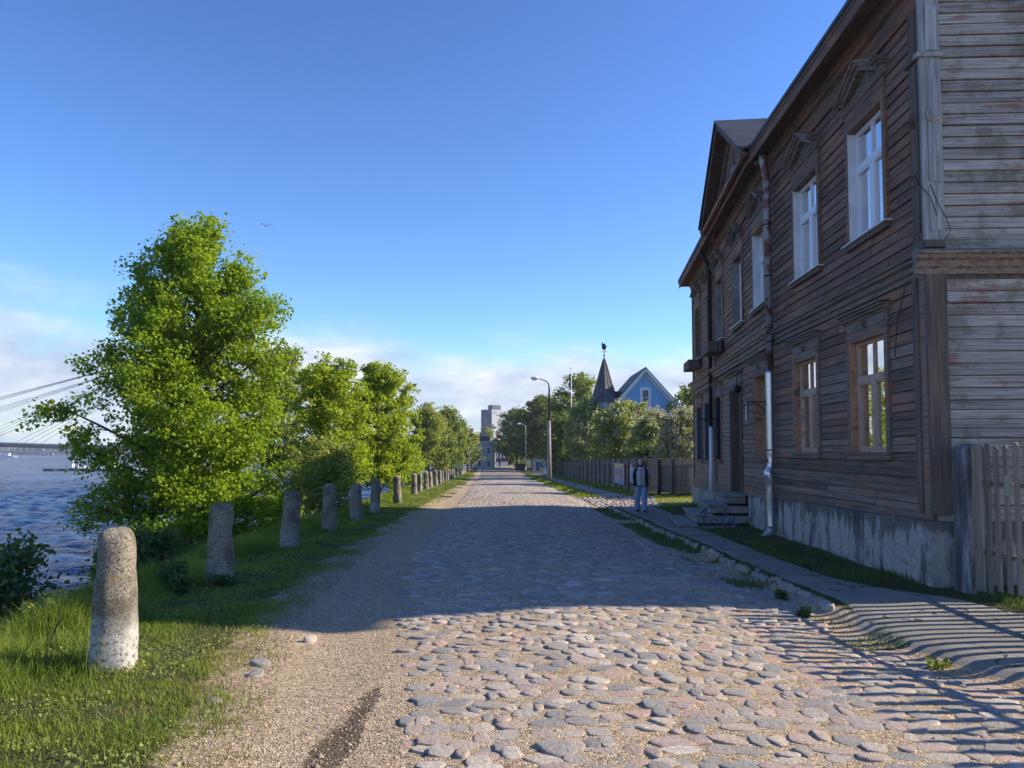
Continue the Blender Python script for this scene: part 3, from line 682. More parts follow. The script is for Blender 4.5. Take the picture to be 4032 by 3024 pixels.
# base boards follow the sagging sill
def sill_board(T, s0, s1, za, zb, top, m_, o=.03):
    hb(T).hexa([(s0, 0, za), (s1, 0, zb), (s1, o, zb), (s0, o, za), (s0, 0, top), (s1, 0, top), (s1, o, top), (s0, o, top)]).build('base_board', m_, house)
sill_board(FN, .0, 3.4, .72, .665, .795, M['facade_low']); sill_board(FN, 3.405, LN, .665, .60, .795, M['facade_low'])
sill_board(FF, .05, 3.0, .55, .50, .615, M['facade_low']); sill_board(FF, 4.6, LF, .40, .25, .615, M['facade_low'])
sill_board(FG, .02, HW, .72, .72, .795, M['gable'])
# plinth
def plinth(T, s0, s1, za, zb, zl, o=.07, wob=3):
    m = hb(T); n = max(2, int((s1 - s0) / .4)); rr = random.Random(wob); rings = []
    for i in range(n + 1):
        s = s0 + (s1 - s0) * i / n; z = za + (zb - za) * i / n; j = rr.uniform(-.012, .012)
        rings.append([(s, -.2, zl), (s, o + .05 + j, zl), (s, o + .02 + j, (z + zl) / 2), (s, o + j, z - .02), (s, o - .03 + j, z), (s, -.2, z)])
    m.loft(rings); return m.build('plinth', M['plinth'], house, smooth=False)
plinth(FN, -.04, LN - .3, .715, .60, -.6); plinth(FN, LN - .3, LN, .60, .595, -.6, .06); plinth(FF, .05, 2.3, .545, .50, -.8); plinth(FF, 4.5, LF + .05, .395, .245, -.9, .09); plinth(FG, -.068, HW, .715, .715, -.6, .055)

# mouldings: a profile swept along the wall
def mould(T, s0, s1, prof, name, m_, parent=None):
    return hb(T).prism(prof, s0, s1, axis=0).build(name, m_, parent or house)
bandp = [(0, 3.86), (.045, 3.86), (.05, 3.93), (.085, 3.95), (.09, 4.02), (.15, 4.045), (.155, 4.085), (.19, 4.10), (.19, 4.125), (.05, 4.19), (0, 4.20)]
mould(FN, .0, LN - .03, bandp, 'band_cornice', M['trim']); mould(FF, -.02, LF + .12, [(o + .03 if i not in (0, 10) else 0, z) for i, (o, z) in enumerate(bandp)], 'band_cornice', M['trim'])
mould(FG, -.19, HW, [(o - .003, z - .002) if o else (0, z - .002) for o, z in bandp], 'band_cornice', M['trim'])
frz = [(0, 7.42), (.05, 7.42), (.055, 7.56), (.03, 7.575), (.03, 7.72), (.09, 7.75), (.10, 7.82), (.16, 7.86), (.17, 7.94), (0, 7.94)]
mould(FN, 0, LN, frz, 'frieze', M['facade']); mould(FF, 0, LF + .02, frz, 'frieze', M['facade'])
# eaves: soffit, fascia, metal edge
def eave(T, s0, s1, ov=.50, z=7.95):
    hb(T).box(s0, s1, -.1, ov, z, z + .03).build('soffit', M['eave'], house)
    hb(T).prism([(ov + .001, z - .06), (ov + .03, z - .06), (ov + .03, z + .10), (ov + .05, z + .11), (ov + .05, z + .16), (ov + .001, z + .16)], s0, s1, axis=0).build('fascia', M['facade'], house)
    hb(T).box(s0, s1, ov - .02, ov + .075, z + .163, z + .185).build('eave_flashing', M['roof'], house)
eave(FN, -.38, LN + .02, .41); eave(FF, .0, LF + .45, .43)
# roof slopes
PITCH = .47; RZ = 8.14 + PITCH * (HW / 2 + .5)
def slope(T, s0, s1, o0, z0, o1, z1, th=.07):
    hb(T).hexa([(s0, o0, z0), (s1, o0, z0), (s1, o1, z1), (s0, o1, z1), (s0, o0, z0 + th), (s1, o0, z0 + th), (s1, o1, z1 + th), (s0, o1, z1 + th)]).build('roof', M['roof'], house)
slope(FN, -.40, LN + .3, .47, 8.14, -HW / 2, RZ); slope(FN, -.40, LN + .3, -HW - .5, 8.14, -HW / 2, RZ)
slope(FF, -.3, LF + .5, .49, 8.15, -HW / 2, RZ + .01); slope(FF, -.3, LF + .5, -HW - .5, 8.15, -HW / 2, RZ + .01)
hb(FG).prism([(0, 7.9), (HW, 7.9), (HW / 2, RZ - .12)], -.05, -.2).build('gable_wall', M['gable'], house)
for k in (0, 1):
    a = (-.5 if k == 0 else HW + .5, -.02 + .36, 8.05); b = (HW / 2, .34, RZ - .03); hb(FG).bar(a, b, .03, .2).build('barge_board', M['trim'], house)
# pediment over the risalit
PA, PB, PC = -.25, 5.75, 2.72; PZ0, PZ1 = 8.10, 10.02
mould(FF, PA, PB, [(.52, 8.0), (.60, 8.0), (.60, 8.10), (.52, 8.12)], 'pediment_cornice', M['facade'])
m = hb(FF); m.prism([(PA + .35, PZ0 + .02), (PB - .35, PZ0 + .02), (PC, PZ1 - .25)], .10, .22); ped = m.build('pediment', M['facade'], house)
for a, b in (((PA, PZ0), (PC, PZ1)), ((PC, PZ1), (PB, PZ0))):
    hb(FF).bar((a[0], .60, a[1]), (b[0], .60, b[1]), .05, .17).build('raking_fascia', M['eave'], ped)
    hb(FF).bar((a[0], .36, a[1] - .06), (b[0], .36, b[1] - .06), .47, .05).build('raking_soffit', M['eave'], ped)
    hb(FF).bar((a[0], .27, a[1] - .26), (b[0], .27, b[1] - .26), .09, .10).build('raking_mould', M['trim'], ped)
    hb(FF).hexa([(a[0], .68, a[1] + .07), (b[0], .68, b[1] + .07), (b[0], -3.3, b[1] + .07), (a[0], -.1 if a[1] < 9 else -3.3, a[1] + .07), (a[0], .68, a[1] + .13), (b[0], .68, b[1] + .13), (b[0], -3.3, b[1] + .13), (a[0], -.1 if a[1] < 9 else -3.3, a[1] + .13)]).build('pediment_roof', M['roof'], ped)
for i in range(22):
    s = PA + .6 + i * .22; top = PZ1 - .5 - abs(s - PC) * (PZ1 - PZ0) / 3.0
    if top > PZ0 + .2: hb(FF).box(s, s + .21, .222, .236, PZ0 + .03, top + .12).build('pediment_board', M['facade'], ped)
m = hb(FF); m.add([(PC + .34 * math.cos(a), .245, 8.66 + .34 * math.sin(a)) for a in np.linspace(0, 6.2832, 25)[:-1]], [tuple(range(24))]); m.build('round_window', M['curtain'], ped)
m = hb(FF); m.tube([(PC + .36 * math.cos(a), .25, 8.66 + .36 * math.sin(a)) for a in np.linspace(0, 6.2832, 25)], .04, 6); m.build('round_window_frame', M['trim'], ped)

# corner boards
def rosette(T, s, z, par, r_=.098):
    mm = hb(T); n = 20
    for k, (a, b, h) in enumerate(((r_, r_ * .82, .03), (r_ * .72, r_ * .5, .035), (r_ * .38, r_ * .1, .045))):
        for rr_, hh in ((a, h), (b, h + .006)): pass
        mm.loft([[(s + q_ * math.cos(2 * math.pi * i / n), .06 + hh_, z + q_ * math.sin(2 * math.pi * i / n)) for i in range(n)] for q_, hh_ in ((a, 0), (a, h), (b, h * .6), (.004, h * .55))], cap=False)
    mm.build('rosette', M['trim_grey'] if T is FG else M['trim_dark'], par, True)
for T, m_, w0, w1 in ((FN, M['trim_dark'], .0, .25), (FG, M['trim_grey'], -.052, .20)):
    e = 0 if T is FN else .002
    b_ = hb(T).box(w0, w1, .0, .055 - e, 4.21, 7.42 if T is FN else 7.9).build('corner_board', m_, house)
    for z0, z1 in ((4.42, 5.0), (5.06, 6.66), (6.78, 7.38)):
        hb(T).box(w0 + .04 + (.03 if T is FG else 0), w1 - .04, .0552 - e, .068, z0, z1).build('raised_panel', m_, b_)
    hb(T).box(w0 - (.02 if T is FN else .06), w1 + .03, .0, .10 - e, 6.69, 6.75).build('capital_mould', m_, b_)
    hb(T).box(w0, w1 + .01, .0, .062 - e, 4.205, 4.30).build('base_block', M['trim_dark'], b_)
    rosette(T, (w0 + w1) / 2 + (.02 if T is FG else 0), 5.93, b_)
    hb(T).box(w0, w1 - (.10 if T is FN else 0), .0, .05 - e, .80, 3.855).build('corner_board', M['trim_dark'] if T is FG else M['facade_low'], house)
    if T is FN: hb(T).box(w1 - .096, w1 + .03, .0, .075, .80, 3.857).build('corner_board', M['trim_dark'], house)
for s0, s1, o in ((-.16, .10, .05), (6.95, 7.12, .05), (LF - .16, LF, .05)):
    for z0, z1 in ((.62, 3.855), (4.2, 7.42)): hb(FF).box(s0, s1, .0, o, z0, z1).build('corner_board', M['trim_dark'], house)

# windows
def window(T, op, kind, head, reveal, sash, glz=True, depth=.17, far=False, cur='both'):
    s0, s1, z0, z1 = op; cw = .105
    cm = M['facade'] if head == 'ped' else M['facade_low']
    m = hb(T)
    m.box(s0 - cw, s0 - .001, .0, .058, z0 - .03, z1); m.box(s1 + .001, s1 + cw, .0, .058, z0 - .03, z1); m.box(s0 - cw, s1 + cw, .0, .059, z1 + .001, z1 + .12)
    w = m.build('window', cm, house)
    m = hb(T); t = .014
    hb(T).box(s0, s0 + t, -depth - .05, .054, z0, z1).build('reveal', reveal, w); hb(T).box(s1 - t, s1, -depth - .05, .054, z0, z1).build('reveal', reveal, w)
    hb(T).box(s0 + t, s1 - t, -depth - .05, .054, z1 - t, z1 - .0005).build('reveal_head', M['facade'] if head == 'ped' else M['orange'], w)
    if head == 'ped':
        hb(T).box(s0 - .17, s1 + .17, -depth, .13, z0 - .022, z0 - .004).build('sill', M['upvc'], w); hb(T).box(s0 - .13, s1 + .13, .0, .085, z0 - .10, z0 - .024).build('sill_board', M['trim_dark'], w)
    else:
        hb(T).box(s0 - .15, s1 + .15, -depth, .11, z0 - .035, z0 - .005).build('sill', M['facade_low'], w); hb(T).box(s0 - .12, s1 + .12, .0, .075, z0 - .11, z0 - .037).build('sill_board', M['facade_low'], w)
    if sash:
        fw = .062 if head == 'ped' else .055; a, b = s0 + t + .001, s1 - t - .001; zt = z0 + (z1 - z0) * .655; mid = (a + b) / 2
        m = hb(T); y0, y1 = -depth, -depth + .05
        m.box(a, a + fw, y0, y1, z0, z1 - t); m.box(b - fw, b, y0, y1, z0, z1 - t); m.box(a + fw, b - fw, y0, y1, z0, z0 + fw); m.box(a + fw, b - fw, y0, y1, z1 - t - fw, z1 - t)
        m.box(a + fw, b - fw, y0, y1 + .018, zt - .055, zt + .045); m.box(mid - .045, mid + .045, y0, y1 + .012, z0 + fw, zt - .055); m.box(mid - .016, mid + .016, y0, y1, zt + .045, z1 - t - fw)
        m.build('sash', sash, w)
        m = hb(T)
        for p0, p1 in ((a + fw, mid - .045), (mid + .045, b - fw)):
            for q in ((p0, p0 + .035), (p1 - .035, p1)): m.box(q[0], q[1], y0 + .004, y1 + .008, z0 + fw, zt - .056)
            for q in ((z0 + fw + .0005, z0 + fw + .035), (zt - .09, zt - .0555)): m.box(p0 + .035, p1 - .035, y0 + .004, y1 + .008, q[0], q[1])
        m.build('casement', sash, w)
        for p0, p1, r0, r1 in ((a + fw, mid - .045, z0 + fw, zt - .055), (mid + .045, b - fw, z0 + fw, zt - .055), (a + fw, mid - .016, zt + .045, z1 - t - fw), (mid + .016, b - fw, zt + .045, z1 - t - fw)):
            hb(T).add([(p0, y0 + .02, r0), (p1, y0 + .02, r0), (p1, y0 + .02, r1), (p0, y0 + .02, r1)], [(0, 1, 2, 3)]).build('pane', M['glass'], w)
        for side in (0, 1):
            if cur == 'one' and side: continue
            m = hb(T); n = 30; L_ = (b - a) * (.34 if side == 0 else .12); base = a + .02 if side else b - .02 - L_
            P = [(base + L_ * i / n, -depth - .13 + .022 * math.sin(i * 1.9) + .01 * math.sin(i * .7)) for i in range(n + 1)]
            m.add([(x, y, z0 + .03) for x, y in P] + [(x, y, z1 - .05) for x, y in P], [(i, i + 1, n + 2 + i, n + 1 + i) for i in range(n)]); m.build('curtain', M['curtain'], w, True)
    else:
        hb(T).box(s0 + t, s1 - t, -depth - .02, -depth, z0, z1 - t).build('shutter', glz if not isinstance(glz, bool) else M['orange'], w)
    # heads
    hz = z1 + .122; sc = (s0 + s1) / 2; e0, e1 = s0 - cw, s1 + cw
    if head == 'ped':
        hb(T).box(e0 + .01, e1 - .01, .0, .05, hz, hz + .20).build('frieze_board', M['facade'], w)
        hb(T).prism([(0, hz + .2), (.07, hz + .2), (.09, hz + .225), (.09, hz + .25), (.11, hz + .26), (.11, hz + .28), (0, hz + .28)], e0 - .04, e1 + .04, axis=0).build('head_mould', M['trim'], w)
        ez = hz + .36; ew = .22; ap = ez + .30
        for a, b in ((e0 - .09, e0 - .09 + ew), (e1 + .09 - ew, e1 + .09)):      # the two ears
            m = hb(T); m.box(a + .05, b - .05, 0, .10, hz + .281, ez - .02); m.box(a + .03, b - .03, 0, .15, ez - .019, ez + .02); m.box(a, b, 0, .20, ez + .0205, ez + .055); m.box(a - .015, b + .015, 0, .225, ez + .0555, ez + .07); m.build('cornice_ear', M['trim'], w)
        for a, b in (((e0 + .05, hz + .33), (sc, ap)), ((sc, ap), (e1 - .05, hz + .33))):
            m = hb(T); m.bar((a[0], .06, a[1]), (b[0], .06, b[1]), .12, .07); m.bar((a[0], .085, a[1] + .062), (b[0], .085, b[1] + .062), .17, .05); m.bar((a[0], .105, a[1] + .108), (b[0], .105, b[1] + .108), .21, .035); m.build('raking_cornice', M['trim'], w)
        hb(T).prism([(e0 + .12, hz + .282), (e1 - .12, hz + .282), (sc, ap - .05)], .0, .022).build('tympanum', M['trim_dark'], w)
    else:
        hb(T).box(e0 + .005, e1 - .005, .0, .045, hz, hz + .17).build('frieze_board', M['trim'], w)
        hb(T).box(e0 + .08, e1 - .08, .0452, .058, hz + .03, hz + .14).build('frieze_panel', M['trim'], w)
        if not far: rosette(T, sc, hz + .085, w, .055)
        m = hb(T); m.prism([(0, hz + .171), (.06, hz + .171), (.075, hz + .20), (.11, hz + .21), (.12, hz + .24), (.16, hz + .25), (.16, hz + .275), (0, hz + .29)], e0 - .07, e1 + .07, axis=0); m.build('hood_mould', M['trim'], w)
        hb(T).box(e0 - .10, e1 + .10, 0, .185, hz + .291, hz + .305).build('hood_board', M['trim'], w)
    return w
for k in ('u1', 'u2'): window(FN, opN[k], k, 'ped', M['white_reveal'], M['upvc'], cur='both', depth=.115)
for k in ('l1', 'l2'): window(FN, opN[k], k, 'flat', M['orange'], M['orange_sash'], cur='both', depth=.11)
window(FF, opF['u3'], 'u', 'ped', M['white_reveal'], M['upvc'])
window(FF, opF['u4'], 'u', 'ped', M['concrete'], M['upvc'])
window(FF, opF['u5'], 'u', 'ped', M['concrete'], M['orange_sash'])
window(FF, opF['u6'], 'u', 'ped', M['concrete'], M['orange_sash']); window(FF, opF['u7'], 'u', 'ped', M['trim_dark'], M['upvc'])
window(FF, opF['l3'], 'l', 'flat', M['orange'], None, M['orange'])
for k in ('l4', 'l5', 'l6'): window(FF, opF[k], 'l', 'flat', M['bluegrey'], None, M['bluegrey'], depth=.20, far=True)

# door with panels, casing and hood
s0, s1, z0, z1 = opF['door']
m = hb(FF); m.box(s0 - .13, s0 - .001, 0, .07, z0, z1 + .14); m.box(s1 + .001, s1 + .13, 0, .07, z0, z1 + .14); m.box(s0, s1, 0, .068, z1 + .001, z1 + .14); m.box(s0, s0 + .02, -.24, .06, z0, z1); m.box(s1 - .02, s1, -.24, .06, z0, z1)
cas = m.build('door_casing', M['trim_dark'], house)
dr = hb(FF).box(s0 + .02, s1 - .02, -.24, -.19, z0, z1).build('door', M['trim_dark'], house)
for a, b in ((s0 + .1, (s0 + s1) / 2 - .05), ((s0 + s1) / 2 + .05, s1 - .1)):
    for c_, d_ in ((z0 + .12, z0 + .75), (z0 + .85, z0 + 1.95), (z0 + 2.08, z1 - .1)): hb(FF).box(a, b, -.1898, -.165, c_, d_).build('door_panel', M['facade'], dr)
hb(FF).ball(((s0 + s1) / 2 + .02, -.15, z0 + 1.05), .03).build('handle', M['rust'], dr, True)
m = hb(FF); m.box(s0 - .12, s1 + .12, 0, .05, z1 + .141, z1 + .36); m.prism([(0, z1 + .361), (.1, z1 + .361), (.13, z1 + .42), (.2, z1 + .43), (.2, z1 + .46), (0, z1 + .47)], s0 - .2, s1 + .2, axis=0); m.build('door_hood', M['trim'], cas)
# wall lamp and number plate
m = hb(FF); m.tube([(2.80, .02, 3.62), (2.80, .17, 3.62), (2.80, .19, 3.50), (2.80, .19, 3.28)], .014, 6); m.lathe([(.02, 3.28), (.07, 3.25), (.085, 3.16), (.08, 3.10), (.03, 3.09)], 12, (2.80, .19, 0)); m.build('wall_lamp', M['iron'], house, True)
m = hb(FF); m.box(2.36, 2.50, .04, .055, 2.36, 2.80); m.build('number_plate', M['paper'], house)
m = hb(FF)
for z, w in ((2.72, .09), (2.64, .07), (2.52, .09), (2.45, .06)): m.box(2.43 - w / 2, 2.43 + w / 2, .0552, .0575, z, z + .03)
m.build('plate_lettering', M['iron'], house)
# downspouts
def bend(T, pts, rr, name, m_, par, n=14): return hb(T).tube(pts, rr, n).build(name, m_, par, True)
DS = 6.12
d1 = bend(FN, [(DS, .26, 7.96), (DS, .25, 7.80), (DS, .20, 7.60), (DS, .17, 7.40), (DS, .17, 3.25)], .075, 'downspout', M['zinc_old'], house)
rr_ = []
pts = []
for z in np.linspace(3.28, -.02, 60):
    k = .0
    d = math.exp(-((z - 1.12) / .10) ** 2) * .022 - math.exp(-((z - 1.26) / .06) ** 2) * .018 + math.exp(-((z - .98) / .05) ** 2) * .012
    pts.append((DS + .012 * math.sin(z * 5) * (z < 1.5) + .02 * (3.3 - z) * .5, .18 + (.02 if z < 1.2 else 0) + .03 * math.exp(-((z - 1.15) / .12) ** 2), z)); rr_.append(.083 + d)
lo = bend(FN, pts, rr_, 'lower_pipe', M['zinc'], d1, 18)
b0 = pts[-1]
m = hb(FN); m.tube([b0, (b0[0] + .0, b0[1] + .03, -.10), (b0[0] - .03, b0[1] + .13, -.20), (b0[0] - .05, b0[1] + .24, -.25)], .088, 16, cap=False); m.build('shoe', M['steel'], d1, True)
for z, o in ((6.4, 0), (5.3, 0), (3.9, 0), (1.62, .004), (.42, .006), (.62, .004), (1.0, .0)):
    hb(FN).tube([(DS + .02 * (3.3 - z) * .5 * (z < 3.3), .17 + .012 * (z < 3.3), z - .015), (DS + .02 * (3.3 - z) * .5 * (z < 3.3), .17 + .012 * (z < 3.3), z + .015)], .090 if z > 3.3 else .094, 14).build('clamp', M['rust'] if z > 1.1 else M['zinc'], d1, True)
hb(FN).box(DS - .025, DS + .045, .2660, .2672, 1.36, 1.44).build('sticker', M['iron'], d1)
d2 = bend(FF, [(7.2, .40, 7.9), (7.2, .2, 7.55), (7.2, .15, 7.35), (7.2, .15, 2.35)], .06, 'downspout', M['rust'], house, 10)
bend(FF, [(7.2, .15, 2.36), (7.2, .16, 1.2), (7.19, .18, .30)], .062, 'lower_pipe', M['upvc'], d2, 10)
# wrought iron brackets
def bracket(T, s, z):
    m = hb(T); m.bar((s, .03, z - .5), (s, .03, z + .12), .03, .02); m.bar((s, .03, z + .05), (s, .55, z + .05), .025, .025); m.bar((s, .55, z + .05), (s, .66, z - .06), .022, .022)
    m.tube([(s, .03, z - .42), (s, .12, z - .3), (s, .2, z - .12), (s, .33, z - .02), (s, .45, z + .03)], .011, 6)
    sp = [(s, .17 + (.09 - .012 * i * .6) * math.cos(i * .55), z - .08 + (.09 - .012 * i * .6) * math.sin(i * .55)) for i in range(12)]; m.tube(sp, .009, 5)
    m.bar((s, .03, z - .5), (s, .14, z - .58), .02, .02)
    m.build('iron_bracket', M['iron'], house)
bracket(FN, LN - .15, 2.60); bracket(FF, 6.85, 2.55)
# loose wire on the corner
hb(None).tube([FN @ Vector(p) for p in ((.2, .08, 5.15), (.1, .09, 5.2), (-.05, .09, 5.0), (-.1, .0, 4.85), (-.1, -.08, 4.6))], .006, 5).build('cable', M['rust'], house)
hb(FG).tube([(.02, .075, 5.02), (.12, .07, 4.75), (.22, .072, 4.55), (.26, .075, 4.40), (.18, .075, 4.3)], .005, 5).build('cable', M['rust'], house)
hb(FN).tube([(.45, .02, 4.0), (.5, .08, 3.7), (.72, .07, 3.35), (.80, .07, 2.9)], .006, 5).build('cable', M['iron'], house)
# window boxes stand on the far upper sills
for s0_, s1_, lab in ((5.45, 6.75, 'grey wooden flower box on the upper sill nearest the drainpipe'), (9.8, 11.2, 'grey wooden flower box on the farthest upper sill of the brown house')):
    t_ = thing('window_box', lab, 'flower box', FF.to_translation() + C0 + dF * s0_ + Vector((0, 0, 4.55)))
    b_ = MB(Matrix.Translation(-t_.location) @ Matrix.Translation(C0) @ FF)
    b_.box(s0_, s1_, .10, .13, 4.5, 4.80); b_.box(s0_, s1_, .45, .48, 4.5, 4.80); b_.box(s0_, s0_ + .03, .13, .45, 4.5, 4.80); b_.box(s1_ - .03, s1_, .13, .45, 4.5, 4.80); b_.box(s0_ + .03, s1_ - .03, .13, .45, 4.5, 4.53)
    b_.build('box', M['trim_dark'], t_)
    MB(Matrix.Translation(-t_.location) @ Matrix.Translation(C0) @ FF).box(s0_ + .03, s1_ - .03, .13, .45, 4.531, 4.74).build('soil', M['dark'], t_)
# front steps
SA0, SB = 1.55, 4.25; zt = .50; zb_ = -.36
def step(i, n=4):
    SA = SA0 + .36 * i
    o0 = .05; o1 = 1.80 - i * .40; z1_ = zb_ + (zt - zb_) * (i + 1) / n; z0_ = zb_ + (zt - zb_) * i / n - (.25 if i == 0 else 0)
    j = .02 * math.sin(i * 7)
    st_ = hb(FF).hexa([(SA + .05, o0, z0_), (SB - .05, o0, z0_), (SB - .05, o1 - .05, z0_), (SA + .05, o1 - .05 + j, z0_), (SA + .05, o0, z1_ - .06), (SB - .05, o0, z1_ - .06), (SB - .05, o1 - .05, z1_ - .06), (SA + .05, o1 - .05 + j, z1_ - .06)]).build('step', M['concrete'], house)
    pr_ = [(SA, o0 if i == 3 else o1 - .44), (SA + .0, o1 + j), (SA + .03, o1 + .02 + j), (SB - .03, o1 + .02), (SB, o1), (SB, o0 if i == 3 else o1 - .44)]
    m = hb(FF); n_ = len(pr_)
    c_ = (sum(p[0] for p in pr_) / n_, sum(p[1] for p in pr_) / n_)
    sh = lambda k: [(c_[0] + (p[0] - c_[0]) * k, c_[1] + (p[1] - c_[1]) * (1 - (1 - k) * 3)) for p in pr_]
    m.loft([[(x, y, z1_ - .0598) for x, y in sh(.985)], [(x, y, z1_ - .045) for x, y in pr_], [(x, y, z1_ - .015) for x, y in pr_], [(x, y, z1_) for x, y in sh(.985)]]); m.build('tread', M['concrete'], st_)
for i in range(4): step(i)
# faded blue scrawl on the side of the steps
gm = plain('faded_blue_spray', (.06, .13, .30), (.05, .10, .22), rough=.9)
m = hb(FF); sx = SA0 + .36 + .043
def ln_(pts, w=.035):
    for a, b in zip(pts, pts[1:]): m.bar((sx, a[0], a[1]), (sx, b[0], b[1]), w, .004, up=(1, 0, 0))
ln_ = (lambda f: (lambda pts, w=.035: f([(a + .25, z - .0) for a, z in pts], w)))(ln_)
ln_([(.95, -.25), (.93, .02), (.86, .22)]); ln_([(.86, .22), (1.05, .05)]); ln_([(.78, -.2), (.70, -.26), (.62, -.2), (.64, -.08), (.73, -.05), (.79, -.12), (.78, -.2)]); ln_([(.50, -.3), (.46, .05), (.38, .12)]); ln_([(.36, -.2), (.28, -.24), (.24, -.16), (.3, -.08), (.36, -.14)]); ln_([(.24, .05), (.22, -.2), (.14, -.22)])
m.build('graffiti', gm, house)

# ------------------------------------------------------------------ picket fence beside the house
fa = Vector((5.53, 8.98, 0)); fd = Vector((-.02, -.9998, 0)).normalized(); fn_ = Vector((-fd.y, fd.x, 0))     # fn_ points to the garden
fence = thing('picket_fence', 'grey-brown wooden picket fence from the house corner along the pavement', 'fence', fa)
def FT(s, o=0, z=0): p = fd * s - fn_ * o; return Vector((p.x, p.y, z))         # o towards the street
def zf(s): p = fa + fd * s; return gz(p.x, p.y)
# concrete post with rounded top
zz0 = zf(0)
m = MB(); rings = []
for z, w in ((-.3, .15), (.42, .15), (.43, .142), (1.62, .138), (1.70, .128), (1.755, .10), (1.77, .05)):
    rings.append([Vector((sx * w, sy * w * 1.05, zz0 + z)) for sx, sy in ((-1, -.8), (-.8, -1), (.8, -1), (1, -.8), (1, .8), (.8, 1), (-.8, 1), (-1, .8))])
m.loft(rings); post = m.build('concrete_post', M['post'], fence)
MB().tube([Vector((.15 * math.cos(a), .155 * math.sin(a), zz0 + 1.12 + .02 * math.cos(a))) for a in np.linspace(0, 6.283, 17)], .006, 5).build('wire', M['rust'], post)
fr = random.Random(9)
def picket(par, p, zb, zt_, w, th, d, m_, nm='picket', tilt=0):
    """p base centre, d along the fence, pointed-round top"""
    n = Vector((-d.y, d.x, 0)); mb = MB()
    sh = [(-w / 2, zb), (w / 2, zb), (w / 2 + tilt, zt_ - .04), (w * .28 + tilt, zt_ - .008), (tilt, zt_), (-w * .28 + tilt, zt_ - .008), (-w / 2 + tilt, zt_ - .04)]
    vs = [p + d * a + n * b + Vector((0, 0, z)) for b in (-th / 2, th / 2) for a, z in sh]; k = len(sh)
    mb.add(vs, [tuple(range(k))[::-1], tuple(range(k, 2 * k))] + [(i, (i + 1) % k, k + (i + 1) % k, k + i) for i in range(k)])
    return mb.build(nm, m_, par)
s = .24; first = True
while s < 9.2:
    w = .17 if first else fr.uniform(.062, .08); z = zf(s)
    picket(fence, FT(s, .05), z + fr.uniform(.0, .09) + (0 if first else .04), z + 1.76 + fr.uniform(-.03, .03), w, .026, fd, M['fence'], tilt=fr.uniform(-.012, .012))
    s += (.19 if first else fr.uniform(.165, .185)); first = False
for zr_ in (1.30, .50):
    for a, b in ((.15, 4.4), (4.42, 9.2)): MB().bar(FT(a, .01, zf(a) + zr_), FT(b, .01, zf(b) + zr_), .035, .055).build('rail', M['fence'], fence)
for s_ in (2.9, 5.8, 8.7): MB().box(-.06, .06, -.06, .06, zf(s_) - .2, zf(s_) + 1.45).build('post', M['fence'], fence).location = FT(s_, -.08)
m = MB(); q = FT(.83, .072, zf(.83) + 1.30); m.hexa([q + fd * a + Vector((0, 0, z)) - fn_ * o for z in (-.12, .1) for a, o in ((-.05, 0), (.05, 0), (.05, .008), (-.05, .008))]); m.build('hinge_plate', M['zinc'], fence)

# ------------------------------------------------------------------ far board fence, gate and posters
fp = [Vector((8.4, 32.2, 0)), Vector((6.75, 37.2, 0)), Vector((6.3, 62, 0)), Vector((5.3, 104, 0))]
bf = thing('board_fence', 'long dark grey board fence behind the pavement with flowering bushes above', 'fence', fp[1])
gt = thing('wooden_gate', 'slatted wooden yard gate at the far corner of the brown house', 'gate', fp[0])
PM = MB().add([(-.5, -.5, 0), (.5, -.5, 0), (.5, .5, 0), (-.5, .5, 0), (-.5, -.5, 1), (.5, -.5, 1), (.5, .5, 1), (-.5, .5, 1), ], [(3, 2, 1, 0), (4, 5, 6, 7), (0, 1, 5, 4), (1, 2, 6, 5), (2, 3, 7, 6), (3, 0, 4, 7)]).mesh('board', M['fence_far'])
def unitbox(nm, par, p, d, w, th, z0, h):
    o = link(nm, PM, par); o.location = p - par.location; o.location.z = z0; o.scale = (w, th, h); o.rotation_euler = (0, 0, math.atan2(d.y, d.x)); return o
d0 = (fp[1] - fp[0]).normalized(); l0 = (fp[1] - fp[0]).length; s = .1; fr = random.Random(2)
while s < l0:
    p = fp[0] + d0 * s; gap = .145 if .8 < s < 2.6 else .118
    unitbox('slat', gt, p, d0, .098, .022, gz(p.x, p.y) + .10, 1.62 + fr.uniform(-.03, .03)); s += gap
for zr_ in (.35, 1.35): MB().bar(Vector((0, 0, gz(8.4, 32.2) + zr_)) + d0 * 0.05, fp[1] - fp[0] + Vector((0, 0, gz(6.75, 37.2) + zr_)), .04, .10).build('rail', M['fence_far'], gt)
for s_ in (0.0, .75, 2.7, 4.0, l0): p = fp[0] + d0 * s_; unitbox('gate_post', gt, p + Vector((-.05, -.05, 0)), d0, .14, .14, gz(p.x, p.y) - .1, 1.85)
pp = fp[0] + d0 * 3.9; MB().tube([(pp.x - fp[0].x - .1, pp.y - fp[0].y - .1, gz(pp.x, pp.y) - .1), (pp.x - fp[0].x - .1, pp.y - fp[0].y - .1, gz(pp.x, pp.y) + 1.75)], .045, 8).build('iron_post', plain('red_oxide_iron', (.06, .02, .018), (.04, .02, .018)), gt, True)
rest_b = MB(); cnt = 0
